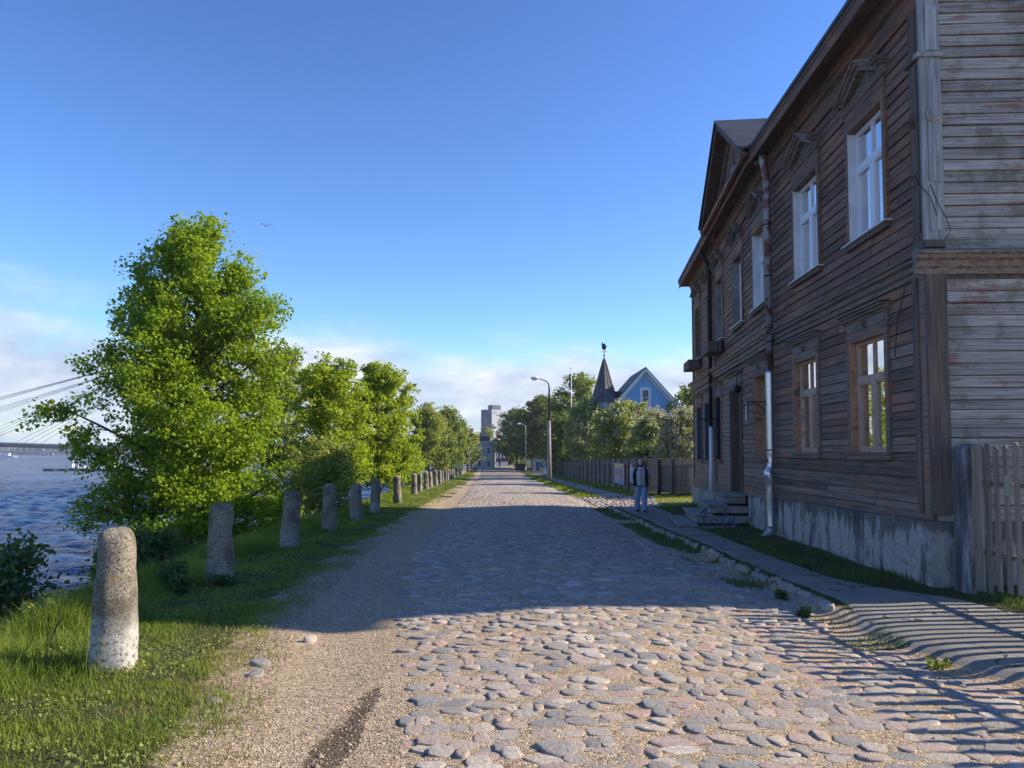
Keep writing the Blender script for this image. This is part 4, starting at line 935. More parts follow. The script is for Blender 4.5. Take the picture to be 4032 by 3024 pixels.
for a, b in ((fp[1], fp[2]), (fp[2], fp[3])):
    d = (b - a).normalized(); L_ = (b - a).length; s = 0; n_ = Vector((-d.y, d.x, 0))
    while s < L_:
        p = a + d * s; w = fr.uniform(.13, .17); z = gz(p.x, p.y); h = 1.68 + fr.uniform(-.03, .02)
        if cnt < 150: unitbox('board', bf, p, d, w, .02, z + .12, h)
        else:
            q = p - fp[1]; rest_b.hexa([(q.x + d.x * u + n_.x * v, q.y + d.y * u + n_.y * v, z + zz) for zz in (.12, .12 + h) for u, v in ((-w / 2, -.01), (w / 2, -.01), (w / 2, .01), (-w / 2, .01))])
        cnt += 1; s += w + .006
    k = 0
    while k < L_:
        p = a + d * k + n_ * .07; unitbox('fence_post', bf, p, d, .12, .12, gz(p.x, p.y) - .1, 1.93); k += 2.4
    for zr_ in (.45, 1.5): MB().bar(a - fp[1] + n_ * .035 + Vector((0, 0, gz(a.x, a.y) + zr_)), b - fp[1] + n_ * .035 + Vector((0, 0, gz(b.x, b.y) + zr_)), .05, .10).build('rail', M['fence_far'], bf)
    MB().bar(a - fp[1] + Vector((0, 0, gz(a.x, a.y) + .06)), b - fp[1] + Vector((0, 0, gz(b.x, b.y) + .06)), .05, .16).build('kick_board', M['concrete'], bf)
tag(rest_b.build('boards', M['fence_far'], bf), kind='stuff')
def onfence(y, off=.11):
    t = (y - fp[1].y) / (fp[2].y - fp[1].y); p = fp[1].lerp(fp[2], t); d = (fp[2] - fp[1]).normalized(); return p + Vector((-d.y, d.x, 0)) * off, d
def sheet_on_fence(name, label, cat, y0, y1, zlo, zhi, blocks, base):
    p, d = onfence(y0); p1, _ = onfence(y1); z = gz(p.x, p.y); t_ = thing(name, label, cat, (p.x, p.y, z)); v = p1 - p; n_ = Vector((-d.y, d.x, 0))
    rings = []
    for i in range(9):
        q = v * (i / 8) + n_ * (.02 * math.sin(i * 2.1)); rings.append([q + Vector((0, 0, zlo)), q + n_ * .006 + Vector((0, 0, zlo)), q + n_ * .006 + Vector((0, 0, zhi)), q + Vector((0, 0, zhi))])
    MB().loft(rings).build('sheet', base, t_)
    for k, (u0, u1, w0, w1, m_) in enumerate(blocks):
        MB().hexa([v * u + n_ * o + Vector((0, 0, zlo + (zhi - zlo) * w)) for w in (w0, w1) for u, o in ((u0, .028), (u1, .028), (u1, .032), (u0, .032))]).build('print', m_, t_)
pc = {k: plain('print_' + k, c, rough=.7) for k, c in dict(yellow=(.60, .50, .16), rose=(.55, .36, .34), plum=(.46, .34, .44), blue=(.30, .40, .52), ink=(.08, .08, .10)).items()}
bl = [(0.03, .97, .84, .97, pc['yellow'])] + [(.06 + .12 * i, .13 + .12 * i, .42, .76, pc['rose' if i % 2 else 'plum']) for i in range(8)] + [(.04, .96, .30, .36, pc['rose'])] + [(.03, .97, .03, .22, pc['blue'])] + [(.1 + .2 * i, .22 + .2 * i, .08, .16, M['paper']) for i in range(4)]
sheet_on_fence('banner', 'colourful printed banner hung on the far board fence', 'banner', 43.2, 47.0, .25, 1.50, bl, plain('banner_cloth', (.60, .55, .48), (.52, .48, .44), rough=.8))
sheet_on_fence('notice', 'plain white notice sheet on the far board fence beside the printed banner', 'notice', 40.6, 41.3, .50, 1.42, [(.15, .85, .86, .92, M['iron'])], M['paper'])
p = fp[2].lerp(fp[3], .85) + Vector((-.35, 0, 0)); t_ = thing('white_tarpaulin', 'white tarpaulin hanging on the far end of the board fence', 'tarpaulin', (p.x, p.y, gz(p.x, p.y)))
MB().loft([[Vector((.12 * math.sin(i * 1.7) - i * .10, i * .8 - 3, z)) for z in (.15, .9, 1.75)] + [Vector((.12 * math.sin(i * 1.7) - i * .10 + .03, i * .8 - 3, z)) for z in (1.75, .9, .15)] for i in range(9)]).build('cloth', M['paper'], t_)
# garden frame above the gate
t_ = thing('clothes_frame', 'two thin upright poles with a crosspiece standing behind the gate', 'clothes frame', (7.9, 36.2, gz(7.9, 36.2)))
m = MB(); m.bar((-.16, 0, 0), (-.16, 0, 3.6), .06, .06); m.build('pole', M['fence_far'], t_); MB().bar((.16, .1, 0), (.16, .1, 3.55), .06, .06).build('pole', M['fence_far'], t_); MB().box(-.24, .20, -.055, -.037, 2.75, 2.90).build('crosspiece', M['fence'], t_)
MB().tube([(.3, .1, 2.2), (3.2, .6, 2.16)], .012, 5).build('wire', M['rust'], t_)
# white shed corner between house and gate
t_ = thing('white_shed', 'pale blue-white shed end showing between house corner and gate', 'shed', (9.2, 33.8, gz(9.2, 33.8)))
MB().box(-.45, 2.2, 0, 2.4, 0, 1.7).build('wall', M['whitepaint'], t_); MB().hexa([(-.6, -.15, 1.7), (2.4, -.15, 1.7), (2.4, 2.6, 1.95), (-.6, 2.6, 1.95), (-.6, -.15, 1.76), (2.4, -.15, 1.76), (2.4, 2.6, 2.01), (-.6, 2.6, 2.01)]).build('roof', M['roof'], t_)
for i in range(1, 14): MB().box(-.453, 2.2, -.012, .0, i * .12, i * .12 + .008).build('board_joint', M['steel'], t_)

# ------------------------------------------------------------------ bollards
def bollard_mesh(seed):
    r_ = np.random.default_rng(seed); n = 24; H = 1.10; rings = []; ph = r_.uniform(0, 6.28, 6); dn = [(r_.uniform(0, 6.28), r_.uniform(.15, 1.0), r_.uniform(.012, .032), r_.uniform(.25, .6), r_.uniform(.05, .14)) for _ in range(7)]; sq_ = r_.uniform(.93, 1.07)
    for k, (t, wf) in enumerate([(-.2, 1.0), (0, 1.0), (.08, .99), (.16, .98), (.24, .965), (.32, .945), (.40, .93), (.48, .915), (.56, .90), (.64, .88), (.72, .865), (.79, .855), (.85, .84), (.91, .82), (.955, .75), (.985, .60), (1.0, .38), (1.005, .05)]):
        ring = []
        for i in range(n):
            a = 2 * math.pi * i / n; c, s_ = math.cos(a), math.sin(a); e_ = 3.0; rad = (abs(c) ** e_ + abs(s_) ** e_) ** (-1 / e_) * .168 * wf
            rad *= 1 + .018 * math.sin(3 * a + ph[0] + t * 5) + .012 * math.sin(7 * a + ph[1] + t * 11) + .010 * math.sin(t * 23 + ph[2] + 2 * a)
            for da, dt, dm, dw, dh in dn: rad -= dm * math.exp(-((((a - da + math.pi) % (2 * math.pi)) - math.pi) / dw) ** 2 - ((t - dt) / dh) ** 2) * min(1, wf * 1.5) * (wf > .3)
            ring.append((rad * c * sq_, rad * s_, H * t + .008 * math.sin(2 * a + ph[3]) * (t > .9)))
        rings.append(ring)
    return MB().loft(rings).mesh('stone_bollard', M['granite'], True)
bm_ = [bollard_mesh(s) for s in range(5)]
by = [5.8, 9.85, 13.8, 17.5, 20.5, 24.1, 29.8, 38.5, 42.4, 46.4, 50.5, 54.8, 59.0, 63.5, 68.0, 72.5] + [77 + 4.6 * k for k in range(16)]
ordn = ['first', 'second', 'third', 'fourth', 'fifth', 'sixth', 'seventh', 'eighth', 'ninth', 'tenth', 'eleventh', 'twelfth', 'thirteenth', 'fourteenth', 'fifteenth', 'sixteenth']
br = random.Random(4)
for i, y in enumerate(by):
    x = float(x_boll(y)) + br.uniform(-.05, .05); o = link('stone_bollard', bm_[i % 5]); o.location = (x, y, gz(x, y) - .03); o.rotation_euler = (br.uniform(-.03, .03), br.uniform(-.05, .05), br.uniform(-.3, .3))
    k = br.uniform(.92, 1.05); o.scale = (k * br.uniform(.95, 1.05), k, k)
    if i == 0: o.location.x = -3.07; o.scale = (1.0, 1.0, .99); o.rotation_euler = (0, .0, .25)
    o.color = (1 if i == 0 else br.choice([0, .15, .3, .5]), 1 if i < 3 else .2, 0, 1)
    lab = {0: 'big sunlit granite bollard with orange lichen, nearest the camera on the verge', 1: 'shaded brownish granite bollard, second from the camera, weeds at its foot', 2: 'slim grey granite bollard, third from the camera, in shade beside tall grass'}.get(i)
    if not lab: lab = f'grey stone bollard in the row along the river bank, {ordn[i]} from the camera' if i < 16 else 'small distant stone bollard, %s from the far end of the row' % (['last'] + ordn[1:])[len(by) - 1 - i]
    tag(o, lab, 'bollard', 'stone bollards along the river verge')

# ------------------------------------------------------------------ trees
def leaf_mesh(P, size, rr, up=.35, out=None):
    n = len(P); a = rr.uniform(0, 6.283, n); nz_ = rr.normal(0, 1, (n, 3)); nz_[:, 2] = np.abs(nz_[:, 2]) + up
    if out is not None: nz_ += out * .5
    nz_ /= np.linalg.norm(nz_, axis=1)[:, None]
    t = np.cross(nz_, np.stack([np.cos(a), np.sin(a), np.zeros(n)], -1)); t /= np.linalg.norm(t, axis=1)[:, None] + 1e-6; b = np.cross(nz_, t)
    s = (size * rr.uniform(.65, 1.25, n))[:, None]
    base = P - t * s * .5; tip = P + t * s * .5 - nz_ * s * .18; l_ = P - b * s * .42 + nz_ * s * .10; r_ = P + b * s * .42 + nz_ * s * .10
    V = np.stack([base, l_, tip, r_], 1).reshape(-1, 3); k = np.arange(n)[:, None] * 4
    F = np.concatenate([k + [0, 2, 1], k + [0, 3, 2]])
    return V, F, np.repeat(np.clip(rr.normal(.5, .28, n), 0, 1), 4)
def make_tree(name, label, cat, loc, H, prof, seed, leaf='leaf_lime', bark='bark', tr=.16, limbs=34, subs=7, tw=4, lpc=42, ls=.11, clear=.16, rc=.30, squash=1.0, group=None, asym=None, blossom=None, multi=1, rise=.5, topfrac=.86, fill=.25):
    rr = np.random.default_rng(seed); R_ = lambda t: np.interp(t, [p[0] for p in prof], [p[1] for p in prof])
    root = thing(name, label, cat, loc, group=group); wood_ = MB(); cl = []
    ph = rr.uniform(0, 6.28, 4)
    def env(t, a): return float(R_(t)) * (1 + .13 * math.sin(2 * a + ph[0] + 3 * t) + .12 * math.sin(3 * a + ph[1] - 7 * t) + .04 * math.sin(11 * t + ph[2] + a)) * (asym(t, a) if asym else 1)
    trunks = []
    for k in range(multi):
        b = Vector((0, 0, -.3)); pts = [b]; dx, dy = (rr.normal(0, .06, 2)); 
        if multi > 1: b0 = Vector((rr.normal(0, .35), rr.normal(0, .35), -.3)); pts = [b0]; dx, dy = rr.normal(0, .22, 2)
        n = 9
        for i in range(1, n + 1):
            t = i / n; pts.append(pts[0] + Vector((dx * H * t * .5 + rr.normal(0, .035) * (1 + H * .04), dy * H * t * .5 + rr.normal(0, .035) * (1 + H * .04), .3 + H * topfrac * t)))
        rad = [tr * (1.25 if i == 0 else 1) * (1 - .9 * (i / n) ** .85) + .012 for i in range(n + 1)]
        wood_.tube(pts, rad, 8); trunks.append((pts, rad))
    ga = rr.uniform(0, 6.28)
    for i in range(limbs):
        pts, rad = trunks[i % multi]; f = (i + .5) / limbs; t0 = clear * .55 + (topfrac - .06 - clear * .55) * f ** .92 + rr.normal(0, .015); t0 = min(max(t0, .02), topfrac - .03)
        u = t0 / topfrac * (len(pts) - 1); k = int(u); p0 = pts[k].lerp(pts[min(k + 1, len(pts) - 1)], u - k); r0 = rad[k] * .5
        a = ga + i * 2.39996 + rr.normal(0, .3); t1 = min(t0 + rise * rr.uniform(.10, .34) + .02, .985)
        t1 = max(t1, clear)
        L_ = env(t1, a) * rr.uniform(.62, 1.0); e_ = Vector((math.cos(a) * L_, math.sin(a) * L_, t1 * H)); mid = p0.lerp(e_, .5) + Vector((rr.normal(0, .06) * L_, rr.normal(0, .06) * L_, -.04 * L_ + rr.normal(0, .05) * L_))
        lp = [((1 - s) ** 2) * p0 + 2 * s * (1 - s) * mid + s * s * e_ for s in np.linspace(0, 1, 7).tolist()]
        wood_.tube(lp, [max(r0 * (1 - .85 * s), .008) for s in np.linspace(0, 1, 7).tolist()], 5, cap=False)
        for j in range(subs):
            s = .25 + .75 * (j + rr.random()) / subs; q = lp[min(int(s * 6), 5)].lerp(lp[min(int(s * 6) + 1, 6)], s * 6 % 1)
            dv = Vector((math.cos(a), math.sin(a), 0)) * rr.uniform(.1, .7) + Vector(rr.normal(0, .62, 3)) * Vector((1, 1, .7)); dv.normalize()
            sl = max(L_ * rr.uniform(.16, .36), .28); e2 = q + dv * sl
            hr = math.hypot(e2.x, e2.y); lim = env(min(max(e2.z / H, 0), 1), math.atan2(e2.y, e2.x))
            if hr > lim * 1.04: e2.x *= lim * 1.04 / hr; e2.y *= lim * 1.04 / hr
            wood_.tube([q, q.lerp(e2, .5) + Vector(rr.normal(0, .04, 3)) * sl, e2], [max(r0 * .30, .007), .006, .004], 4, cap=False)
            for w in range(tw): c_ = q.lerp(e2, .25 + .75 * (w + 1) / tw) + Vector(rr.normal(0, .14, 3)); cl.append((c_.x, c_.y, c_.z))
    for k in range(int(limbs * .5)):                     # leader shoots fill the top
        p = trunks[k % multi][0][-1]; a = rr.uniform(0, 6.28); t = rr.uniform(topfrac, 1.0); q = Vector((math.cos(a), math.sin(a), 0)) * env(t, a) * rr.random() ** .5; e2 = Vector((p.x + q.x, p.y + q.y, t * H))
        wood_.tube([p, e2], [.015, .004], 4, cap=False); cl.append(tuple(e2)); cl.append(tuple(p.lerp(e2, .6)))
    for k in range(int(len(cl) * fill)):                 # inner twigs close the crown between the limbs
        t = clear + (.97 - clear) * rr.random() ** .9; a = rr.uniform(0, 6.28); q = env(t, a) * math.sqrt(rr.uniform(.12, .98)) * .97; cl.append((math.cos(a) * q, math.sin(a) * q, t * H + rr.normal(0, .1)))
    wood_.build('trunk', M[bark], root, True)
    cl = np.array(cl); cl = cl[rr.random(len(cl)) > .10]; n = len(cl) * lpc; ci = np.repeat(np.arange(len(cl)), lpc)
    sc_ = rr.uniform(.5, 1.55, len(cl)); off = rr.normal(0, 1, (n, 3)); off /= np.linalg.norm(off, axis=1)[:, None]; off *= (rr.random(n) ** .5)[:, None] * rc * sc_[ci][:, None]; off[:, 2] *= .62 * squash
    P = cl[ci] + off
    keep = P[:, 2] > .05; P = P[keep]; off = off[keep]
    on = off / (np.linalg.norm(off, axis=1)[:, None] + 1e-5)
    V, F, A = leaf_mesh(P, np.full(len(P), ls), rr, out=on)
    # tint follows the clump: young shoots are yellower
    A = np.clip(A * .6 + .4 * np.repeat(rr.random(len(cl))[ci][keep], 4), 0, 1)
    tag(link('crown', np_mesh('crown', V, F, M[leaf], False, {'rnd': A}), root), kind='stuff')
    if blossom:
        mat_, frac, bs, per = blossom; pick = rr.choice(len(P), int(len(P) * frac)); c_ = P[pick] + on[pick] * rc * .35; ci2 = np.repeat(np.arange(len(pick)), per)
        o2 = rr.normal(0, 1, (len(ci2), 3)) * bs * np.array([.8, .8, 1.5]); Vb, Fb, Ab = leaf_mesh(c_[ci2] + o2, np.full(len(ci2), bs * 1.5), rr)
        tag(link('blossom', np_mesh('blossom', Vb, Fb, M[mat_], False, {'rnd': Ab}), root), kind='stuff')
    return root
def at(x, y, dz=0): return (x, y, gz(x, y) + dz)

big = [(0, .9), (.06, 1.7), (.13, 2.5), (.22, 3.15), (.36, 3.35), (.5, 3.15), (.62, 2.75), (.72, 2.35), (.84, 1.85), (.93, 1.2), (1, .45)]
def bigas(t, a): return 1 - .20 * max(0, math.cos(a - math.pi)) * math.exp(-((t - .38) / .12) ** 2) + .06 * math.cos(a) * math.exp(-((t - .3) / .2) ** 2)
make_tree('lime_tree', 'tall broad green tree on the river bank behind the first bollards', 'tree', at(-11.0, 25, .55), 13.2, [(a, b * 1.13) for a, b in big], 31, 'leaf_lime', tr=.23, limbs=66, subs=10, tw=4, lpc=42, ls=.125, clear=.03, rc=.46, asym=bigas, rise=.55, fill=.10)
TG = 'trees along the river bank'
make_tree('poplar_tree', 'pale grey-green tree right behind the tall broad tree', 'tree', at(-11.4, 37, .6), 10.6, [(0, 1.0), (.15, 2.1), (.4, 2.3), (.7, 1.9), (.9, 1.1), (1, .3)], 41, 'leaf_pale', 'bark_grey', tr=.12, limbs=40, subs=7, tw=3, lpc=30, ls=.13, clear=.15, group=TG)
make_tree('maple_tree', 'open yellow-green tree with forked dark trunk behind the fourth bollard', 'tree', at(-7.6, 31.5, .3), 7.0, [(0, .2), (.16, .8), (.22, 2.0), (.45, 2.0), (.7, 1.7), (.88, 1.1), (1, .3)], 43, 'leaf_maple', tr=.14, limbs=38, subs=7, tw=3, lpc=24, ls=.13, clear=.24, group=TG)
make_tree('maple_tree', 'dense bright yellow-green tree right of the open forked tree', 'tree', at(-7.1, 40, .2), 7.3, [(0, 1.2), (.12, 2.0), (.3, 2.25), (.6, 2.1), (.85, 1.4), (1, .4)], 47, 'leaf_maple', tr=.12, limbs=46, subs=7, tw=3, lpc=34, ls=.135, clear=.1, group=TG)
make_tree('lime_tree', 'small pale green tree halfway along the bollard row', 'tree', at(-8.3, 74, .4), 7.6, [(0, 1.2), (.2, 2.4), (.5, 2.5), (.8, 1.6), (1, .4)], 53, 'leaf_bush', tr=.12, limbs=32, subs=6, tw=3, lpc=18, ls=.22, rc=.45, group=TG)
make_tree('lime_tree', 'dark rounded tree by the far bollards, left of the tower block', 'tree', at(-9.2, 108, .3), 9.8, [(0, 2.0), (.2, 3.6), (.5, 3.5), (.8, 2.3), (1, .6)], 59, 'leaf_pale', tr=.16, limbs=36, subs=6, tw=3, lpc=18, ls=.28, rc=.6, group=TG)
make_tree('lime_tree', 'leafy tree closing the bollard row in front of the cream house', 'tree', at(-10.0, 150, .3), 8.6, [(0, 2.4), (.2, 3.9), (.5, 3.9), (.8, 2.6), (1, .6)], 60, 'leaf_bush', tr=.16, limbs=30, subs=6, tw=3, lpc=16, ls=.38, rc=.7, group=TG)
make_tree('willow_shrub', 'low yellow-green shrub mass under the bank trees at the far bollards', 'shrub', at(-8.2, 58, .2), 3.6, [(0, 1.2), (.3, 1.9), (.7, 1.6), (1, .5)], 61, 'leaf_maple', tr=.06, limbs=22, subs=5, tw=3, lpc=18, ls=.17, clear=.04, multi=3)
make_tree('willow_shrub', 'dark low shrub between the far bollards and the river', 'shrub', at(-8.0, 92, .2), 4.6, [(0, 1.4), (.3, 2.2), (.7, 1.8), (1, .5)], 62, 'leaf_deep', tr=.06, limbs=20, subs=5, tw=3, lpc=16, ls=.24, clear=.04, multi=3)
make_tree('bank_shrub', 'leafy shrub on the bank behind the fifth and sixth bollards', 'shrub', at(-6.3, 24.6, .25), 2.6, [(0, .9), (.3, 1.25), (.7, 1.0), (1, .3)], 63, 'leaf_bush', tr=.04, limbs=22, subs=5, tw=3, lpc=16, ls=.11, clear=.04, multi=3, rc=.25)
make_tree('bank_shrub', 'dark leafy shrub at the left edge below the nearest bollard', 'shrub', at(-6.8, 9.8, .0), 1.75, [(0, .8), (.3, 1.1), (.7, .9), (1, .3)], 64, 'leaf_dark', tr=.03, limbs=22, subs=5, tw=3, lpc=13, ls=.09, clear=.04, multi=4, rc=.22)
make_tree('bank_shrub', 'dark shrub in the shade below the tall broad tree', 'shrub', at(-8.2, 17.0, .1), 2.0, [(0, 1.0), (.3, 1.3), (.7, 1.1), (1, .4)], 65, 'leaf_dark', tr=.03, limbs=24, subs=5, tw=3, lpc=14, ls=.10, clear=.04, multi=4, rc=.25)
# right-hand side
RG = 'garden trees and bushes behind the board fence'
make_tree('chestnut_tree', 'big dark round tree shading the far end of the street', 'tree', at(6.0, 142), 14.2, [(0, .4), (.16, 1.8), (.25, 6.6), (.5, 7.8), (.75, 6.0), (.92, 3.4), (1, 1)], 71, 'leaf_deep', tr=.30, limbs=54, subs=7, tw=3, lpc=22, ls=.38, rc=.9, clear=.22, group=RG)
make_tree('chestnut_tree', 'dark street tree farther off, leaning over the end of the road', 'tree', at(1.3, 172), 13.8, [(0, .4), (.14, 1.6), (.22, 6.2), (.5, 7.2), (.75, 5.4), (.92, 3.0), (1, .8)], 73, 'leaf_deep', tr=.28, limbs=36, subs=6, tw=3, lpc=18, ls=.42, rc=.9, clear=.22, group=RG)
make_tree('ash_tree', 'tall pale green tree behind the flagpole left of the turret', 'tree', at(9.2, 104), 14.2, [(0, .5), (.2, 2.8), (.5, 4.4), (.8, 3.6), (.93, 2.2), (1, .6)], 79, 'leaf_pale', tr=.25, limbs=40, subs=6, tw=3, lpc=18, ls=.32, rc=.7, clear=.2, group=RG)
make_tree('lilac_bush', 'dark leafy bush over the fence behind the street lamp', 'bush', at(6.6, 92), 7.8, [(0, 1.6), (.2, 2.7), (.6, 2.8), (.85, 1.8), (1, .5)], 83, 'leaf_deep', tr=.08, limbs=34, subs=6, tw=3, lpc=18, ls=.27, rc=.55, clear=.05, multi=3, group=RG, blossom=('blossom', .012, .09, 5))
make_tree('chestnut_tree', 'white-flowering tree over the fence just right of the street lamp', 'tree', at(7.75, 76), 8.2, [(0, 1.0), (.18, 2.3), (.5, 2.9), (.8, 2.1), (.93, 1.3), (1, .4)], 89, 'leaf_bush', tr=.12, limbs=36, subs=6, tw=3, lpc=20, ls=.24, rc=.5, clear=.1, group=RG, blossom=('blossom', .05, .11, 6))
make_tree('chestnut_tree', 'largest white-flowering tree, in front of the turret house', 'tree', at(8.9, 57.5), 6.3, [(0, 1.6), (.14, 2.5), (.4, 2.85), (.65, 2.7), (.85, 1.9), (1, .5)], 97, 'leaf_bush', tr=.14, limbs=46, subs=7, tw=3, lpc=20, ls=.20, rc=.42, clear=.08, group=RG, blossom=('blossom', .05, .09, 6))
make_tree('chestnut_tree', 'narrow white-flowering tree in front of the blue gable', 'tree', at(9.8, 52.5), 4.8, [(0, 1.0), (.2, 1.6), (.5, 1.6), (.8, 1.2), (1, .35)], 101, 'leaf_bush', tr=.10, limbs=32, subs=6, tw=3, lpc=20, ls=.18, rc=.36, clear=.08, group=RG, blossom=('blossom', .05, .085, 6))
make_tree('apple_tree', 'blossom-covered apple tree next to the brown house corner', 'tree', at(9.35, 40.5), 4.6, [(0, .8), (.2, 1.3), (.5, 1.45), (.8, 1.1), (1, .35)], 103, 'leaf_pale', tr=.07, limbs=34, subs=6, tw=3, lpc=16, ls=.12, rc=.28, clear=.06, multi=2, group=RG, blossom=('blossom_pink', .30, .055, 4))
make_tree('ash_tree', 'pale green tree behind the apple blossom at the house corner', 'tree', at(17.2, 70), 8.9, [(0, .6), (.2, 2.0), (.5, 2.6), (.8, 1.9), (1, .5)], 107, 'leaf_pale', tr=.14, limbs=28, subs=6, tw=3, lpc=18, ls=.22, rc=.5, clear=.1, group=RG)
for k, (x, y, h, w, l_) in enumerate([(8.6, 45, 2.6, 1.7, 'dark understorey shrub behind the gate end of the fence'), (7.9, 66, 3.0, 2.2, 'dark understorey shrub behind the middle of the board fence'), (7.5, 84, 3.0, 2.4, 'dark understorey shrub behind the far part of the board fence')]):
    make_tree('garden_shrub', l_, 'shrub', at(x, y), h, [(0, w * .8), (.4, w), (.8, w * .8), (1, w * .3)], 120 + k, 'leaf_dark', tr=.05, limbs=26, subs=5, tw=3, lpc=16, ls=.17, rc=.4, clear=.04, multi=3, group=RG)
for k, (x, y, h, w, l_) in enumerate([(-19.5, 250, 13, 5.5, 'distant tree below the tower block, left one'), (-9.5, 262, 12, 5.0, 'distant tree below the tower block, right one'), (-2.0, 205, 5, 2.8, 'small yellowish tree at the very end of the street')]):
    make_tree('distant_tree', l_, 'tree', (x, y, -2.3), h, [(0, w * .4), (.3, w), (.7, w * .85), (1, w * .2)], 130 + k, 'leaf_bush', tr=.25, limbs=24, subs=5, tw=3, lpc=12, ls=.7, rc=1.2, clear=.1)

# ------------------------------------------------------------------ blue house with turret
bh = thing('blue_house', 'light blue boarded house with white gable trim and dark turret spire', 'house', (13.5, 75, gz(13.5, 75)))
blue = plain('blue_boards', (.21, .43, .74), (.18, .38, .67), rough=.65, scale=2, space='world'); bluegrey2 = plain('pale_blue_siding', (.36, .54, .68), (.31, .48, .62), rough=.65, scale=2, space='world')
trimw = plain('pale_trim_paint', (.66, .73, .80), (.55, .63, .72), rough=.6, scale=3, space='world')
zg_ = gz(13.5, 75); ZE = 6.45 - zg_; ZA = 9.85 - zg_; hw = 2.95
MB().box(-hw, hw, 0, 9, 0, 5.62 - zg_).build('wall', bluegrey2, bh)
for i in range(36):
    z = .2 + i * .155
    if z < 5.4 - zg_: MB().box(-hw - .004, hw + .004, -.02, -.0005, z, z + .145).build('siding_board', bluegrey2, bh)
MB().prism([(-hw, 5.62 - zg_), (hw, 5.62 - zg_), (hw, ZE - .2), (0, ZA - .2), (-hw, ZE - .2)], .0, 9).build('gable', blue, bh)
for i in range(34):
    x = -hw + .08 + i * .165; top = ZA - .3 - abs(x + .07) * (ZA - ZE) / (hw + .55)
    if abs(x + .07 - .15) < .42 and True: segs = [(5.66 - zg_, 6.05 - zg_), (8.0 - zg_, top)]
    else: segs = [(5.66 - zg_, top)]
    for a, b in segs:
        if b > a: MB().box(x, x + .135, -.022, -.0005, a, b).build('vertical_board', blue, bh)
MB().box(-hw - .12, hw + .12, -.12, -.023, 5.50 - zg_, 5.60 - zg_).build('string_course', M['roof'], bh)
for sx in (-1, 1):
    e = Vector((sx * (hw + .62), 0, ZE - .62)); a = Vector((0, 0, ZA))
    MB().bar(e + Vector((0, -.55, .02)), a + Vector((0, -.55, .02)), .06, .26).build('barge_board', trimw, bh)
    MB().bar(e + Vector((0, -.30, -.10)), a + Vector((0, -.30, -.10)), .45, .05).build('soffit', trimw, bh)
    MB().bar(e + Vector((0, -.05, -.32)), a + Vector((0, -.05, -.32)), .07, .16).build('raking_trim', trimw, bh)
    n = Vector((0, 1, 0)); MB().hexa([e + Vector((0, -.62, .14)), a + Vector((0, -.62, .14)), a + Vector((0, 9, .14)), e + Vector((0, 9, .14)), e + Vector((0, -.62, .24)), a + Vector((0, -.62, .24)), a + Vector((0, 9, .24)), e + Vector((0, 9, .24))]).build('roof', M['roof'], bh)
MB().box(-.09, .09, -.62, -.5, ZA - .32, ZA - .1).build('finial_block', trimw, bh)
w = MB(); wx0, wx1, wz0, wz1 = -.34, .44, 6.12 - zg_, 7.85 - zg_
w.box(wx0 - .16, wx0, -.07, -.0005, wz0 - .3, wz1 + .2); w.box(wx1, wx1 + .16, -.07, -.0005, wz0 - .3, wz1 + .2); w.box(wx0, wx1, -.069, -.0005, wz1, wz1 + .2); w.box(wx0, wx1, -.09, -.0005, wz0 - .15, wz0)
ww = w.build('window', trimw, bh)
m = MB(); m.box(wx0, wx0 + .1, -.05, -.001, wz0, wz1); m.box(wx1 - .1, wx1, -.05, -.001, wz0, wz1); m.box(wx0 + .1, wx1 - .1, -.05, -.001, wz0, wz0 + .1); m.box(wx0 + .1, wx1 - .1, -.05, -.001, wz1 - .1, wz1); m.box(wx0 + .1, wx1 - .1, -.055, -.001, (wz0 + wz1) / 2 - .03, (wz0 + wz1) / 2 + .03); m.build('sash', trimw, ww)
for a, b in ((wz0 + .1, (wz0 + wz1) / 2 - .03), ((wz0 + wz1) / 2 + .03, wz1 - .1)): MB().box(wx0 + .1, wx1 - .1, -.02, -.002, a, b).build('pane', plain('old_pane', (.09, .10, .12), rough=.25), ww)
# side wing roof between turret and gable
MB().prism([(-4.6, 6.35 - zg_), (-1.2, 6.35 - zg_), (-1.6, 7.75 - zg_), (-4.4, 7.75 - zg_)], 1.2, 3.5).build('roof', M['roof'], bh)
# turret
tx, ty = -3.92, 1.6; n = 8
MB().lathe([(1.35, 0), (1.35, 6.6 - zg_)], 8, (tx, ty, 0)).build('turret_wall', bluegrey2, bh)
tr_ = MT('streaked_spire_metal'); q = tr_.noise(tr_.pos((3.5, 3.5, .35), 'world'), 1.5, 5, .6); M['spire'] = tr_.fin(tr_.ramp(q, [(.45, (.045, .050, .060)), (.58, (.09, .085, .085)), (.70, (.22, .19, .17))]), .5, .4)
prof = [(1.78, 6.62), (1.74, 6.70), (1.45, 6.98), (1.20, 7.45), (.98, 8.1), (.72, 9.0), (.42, 10.1), (.16, 10.98), (.04, 11.25)]
MB().lathe([(a, b - zg_) for a, b in prof], 8, (tx, ty, 0)).build('spire', M['spire'], bh)
m = MB()
for k in range(16):
    a = 2 * math.pi * k / 16; f = 1.0 if k % 2 == 0 else math.cos(math.pi / 8)
    m.tube([(tx + (r_ * f + .01) * math.cos(a), ty + (r_ * f + .01) * math.sin(a), z - zg_) for r_, z in prof], .022, 4)
m.build('standing_seam', M['spire'], bh)
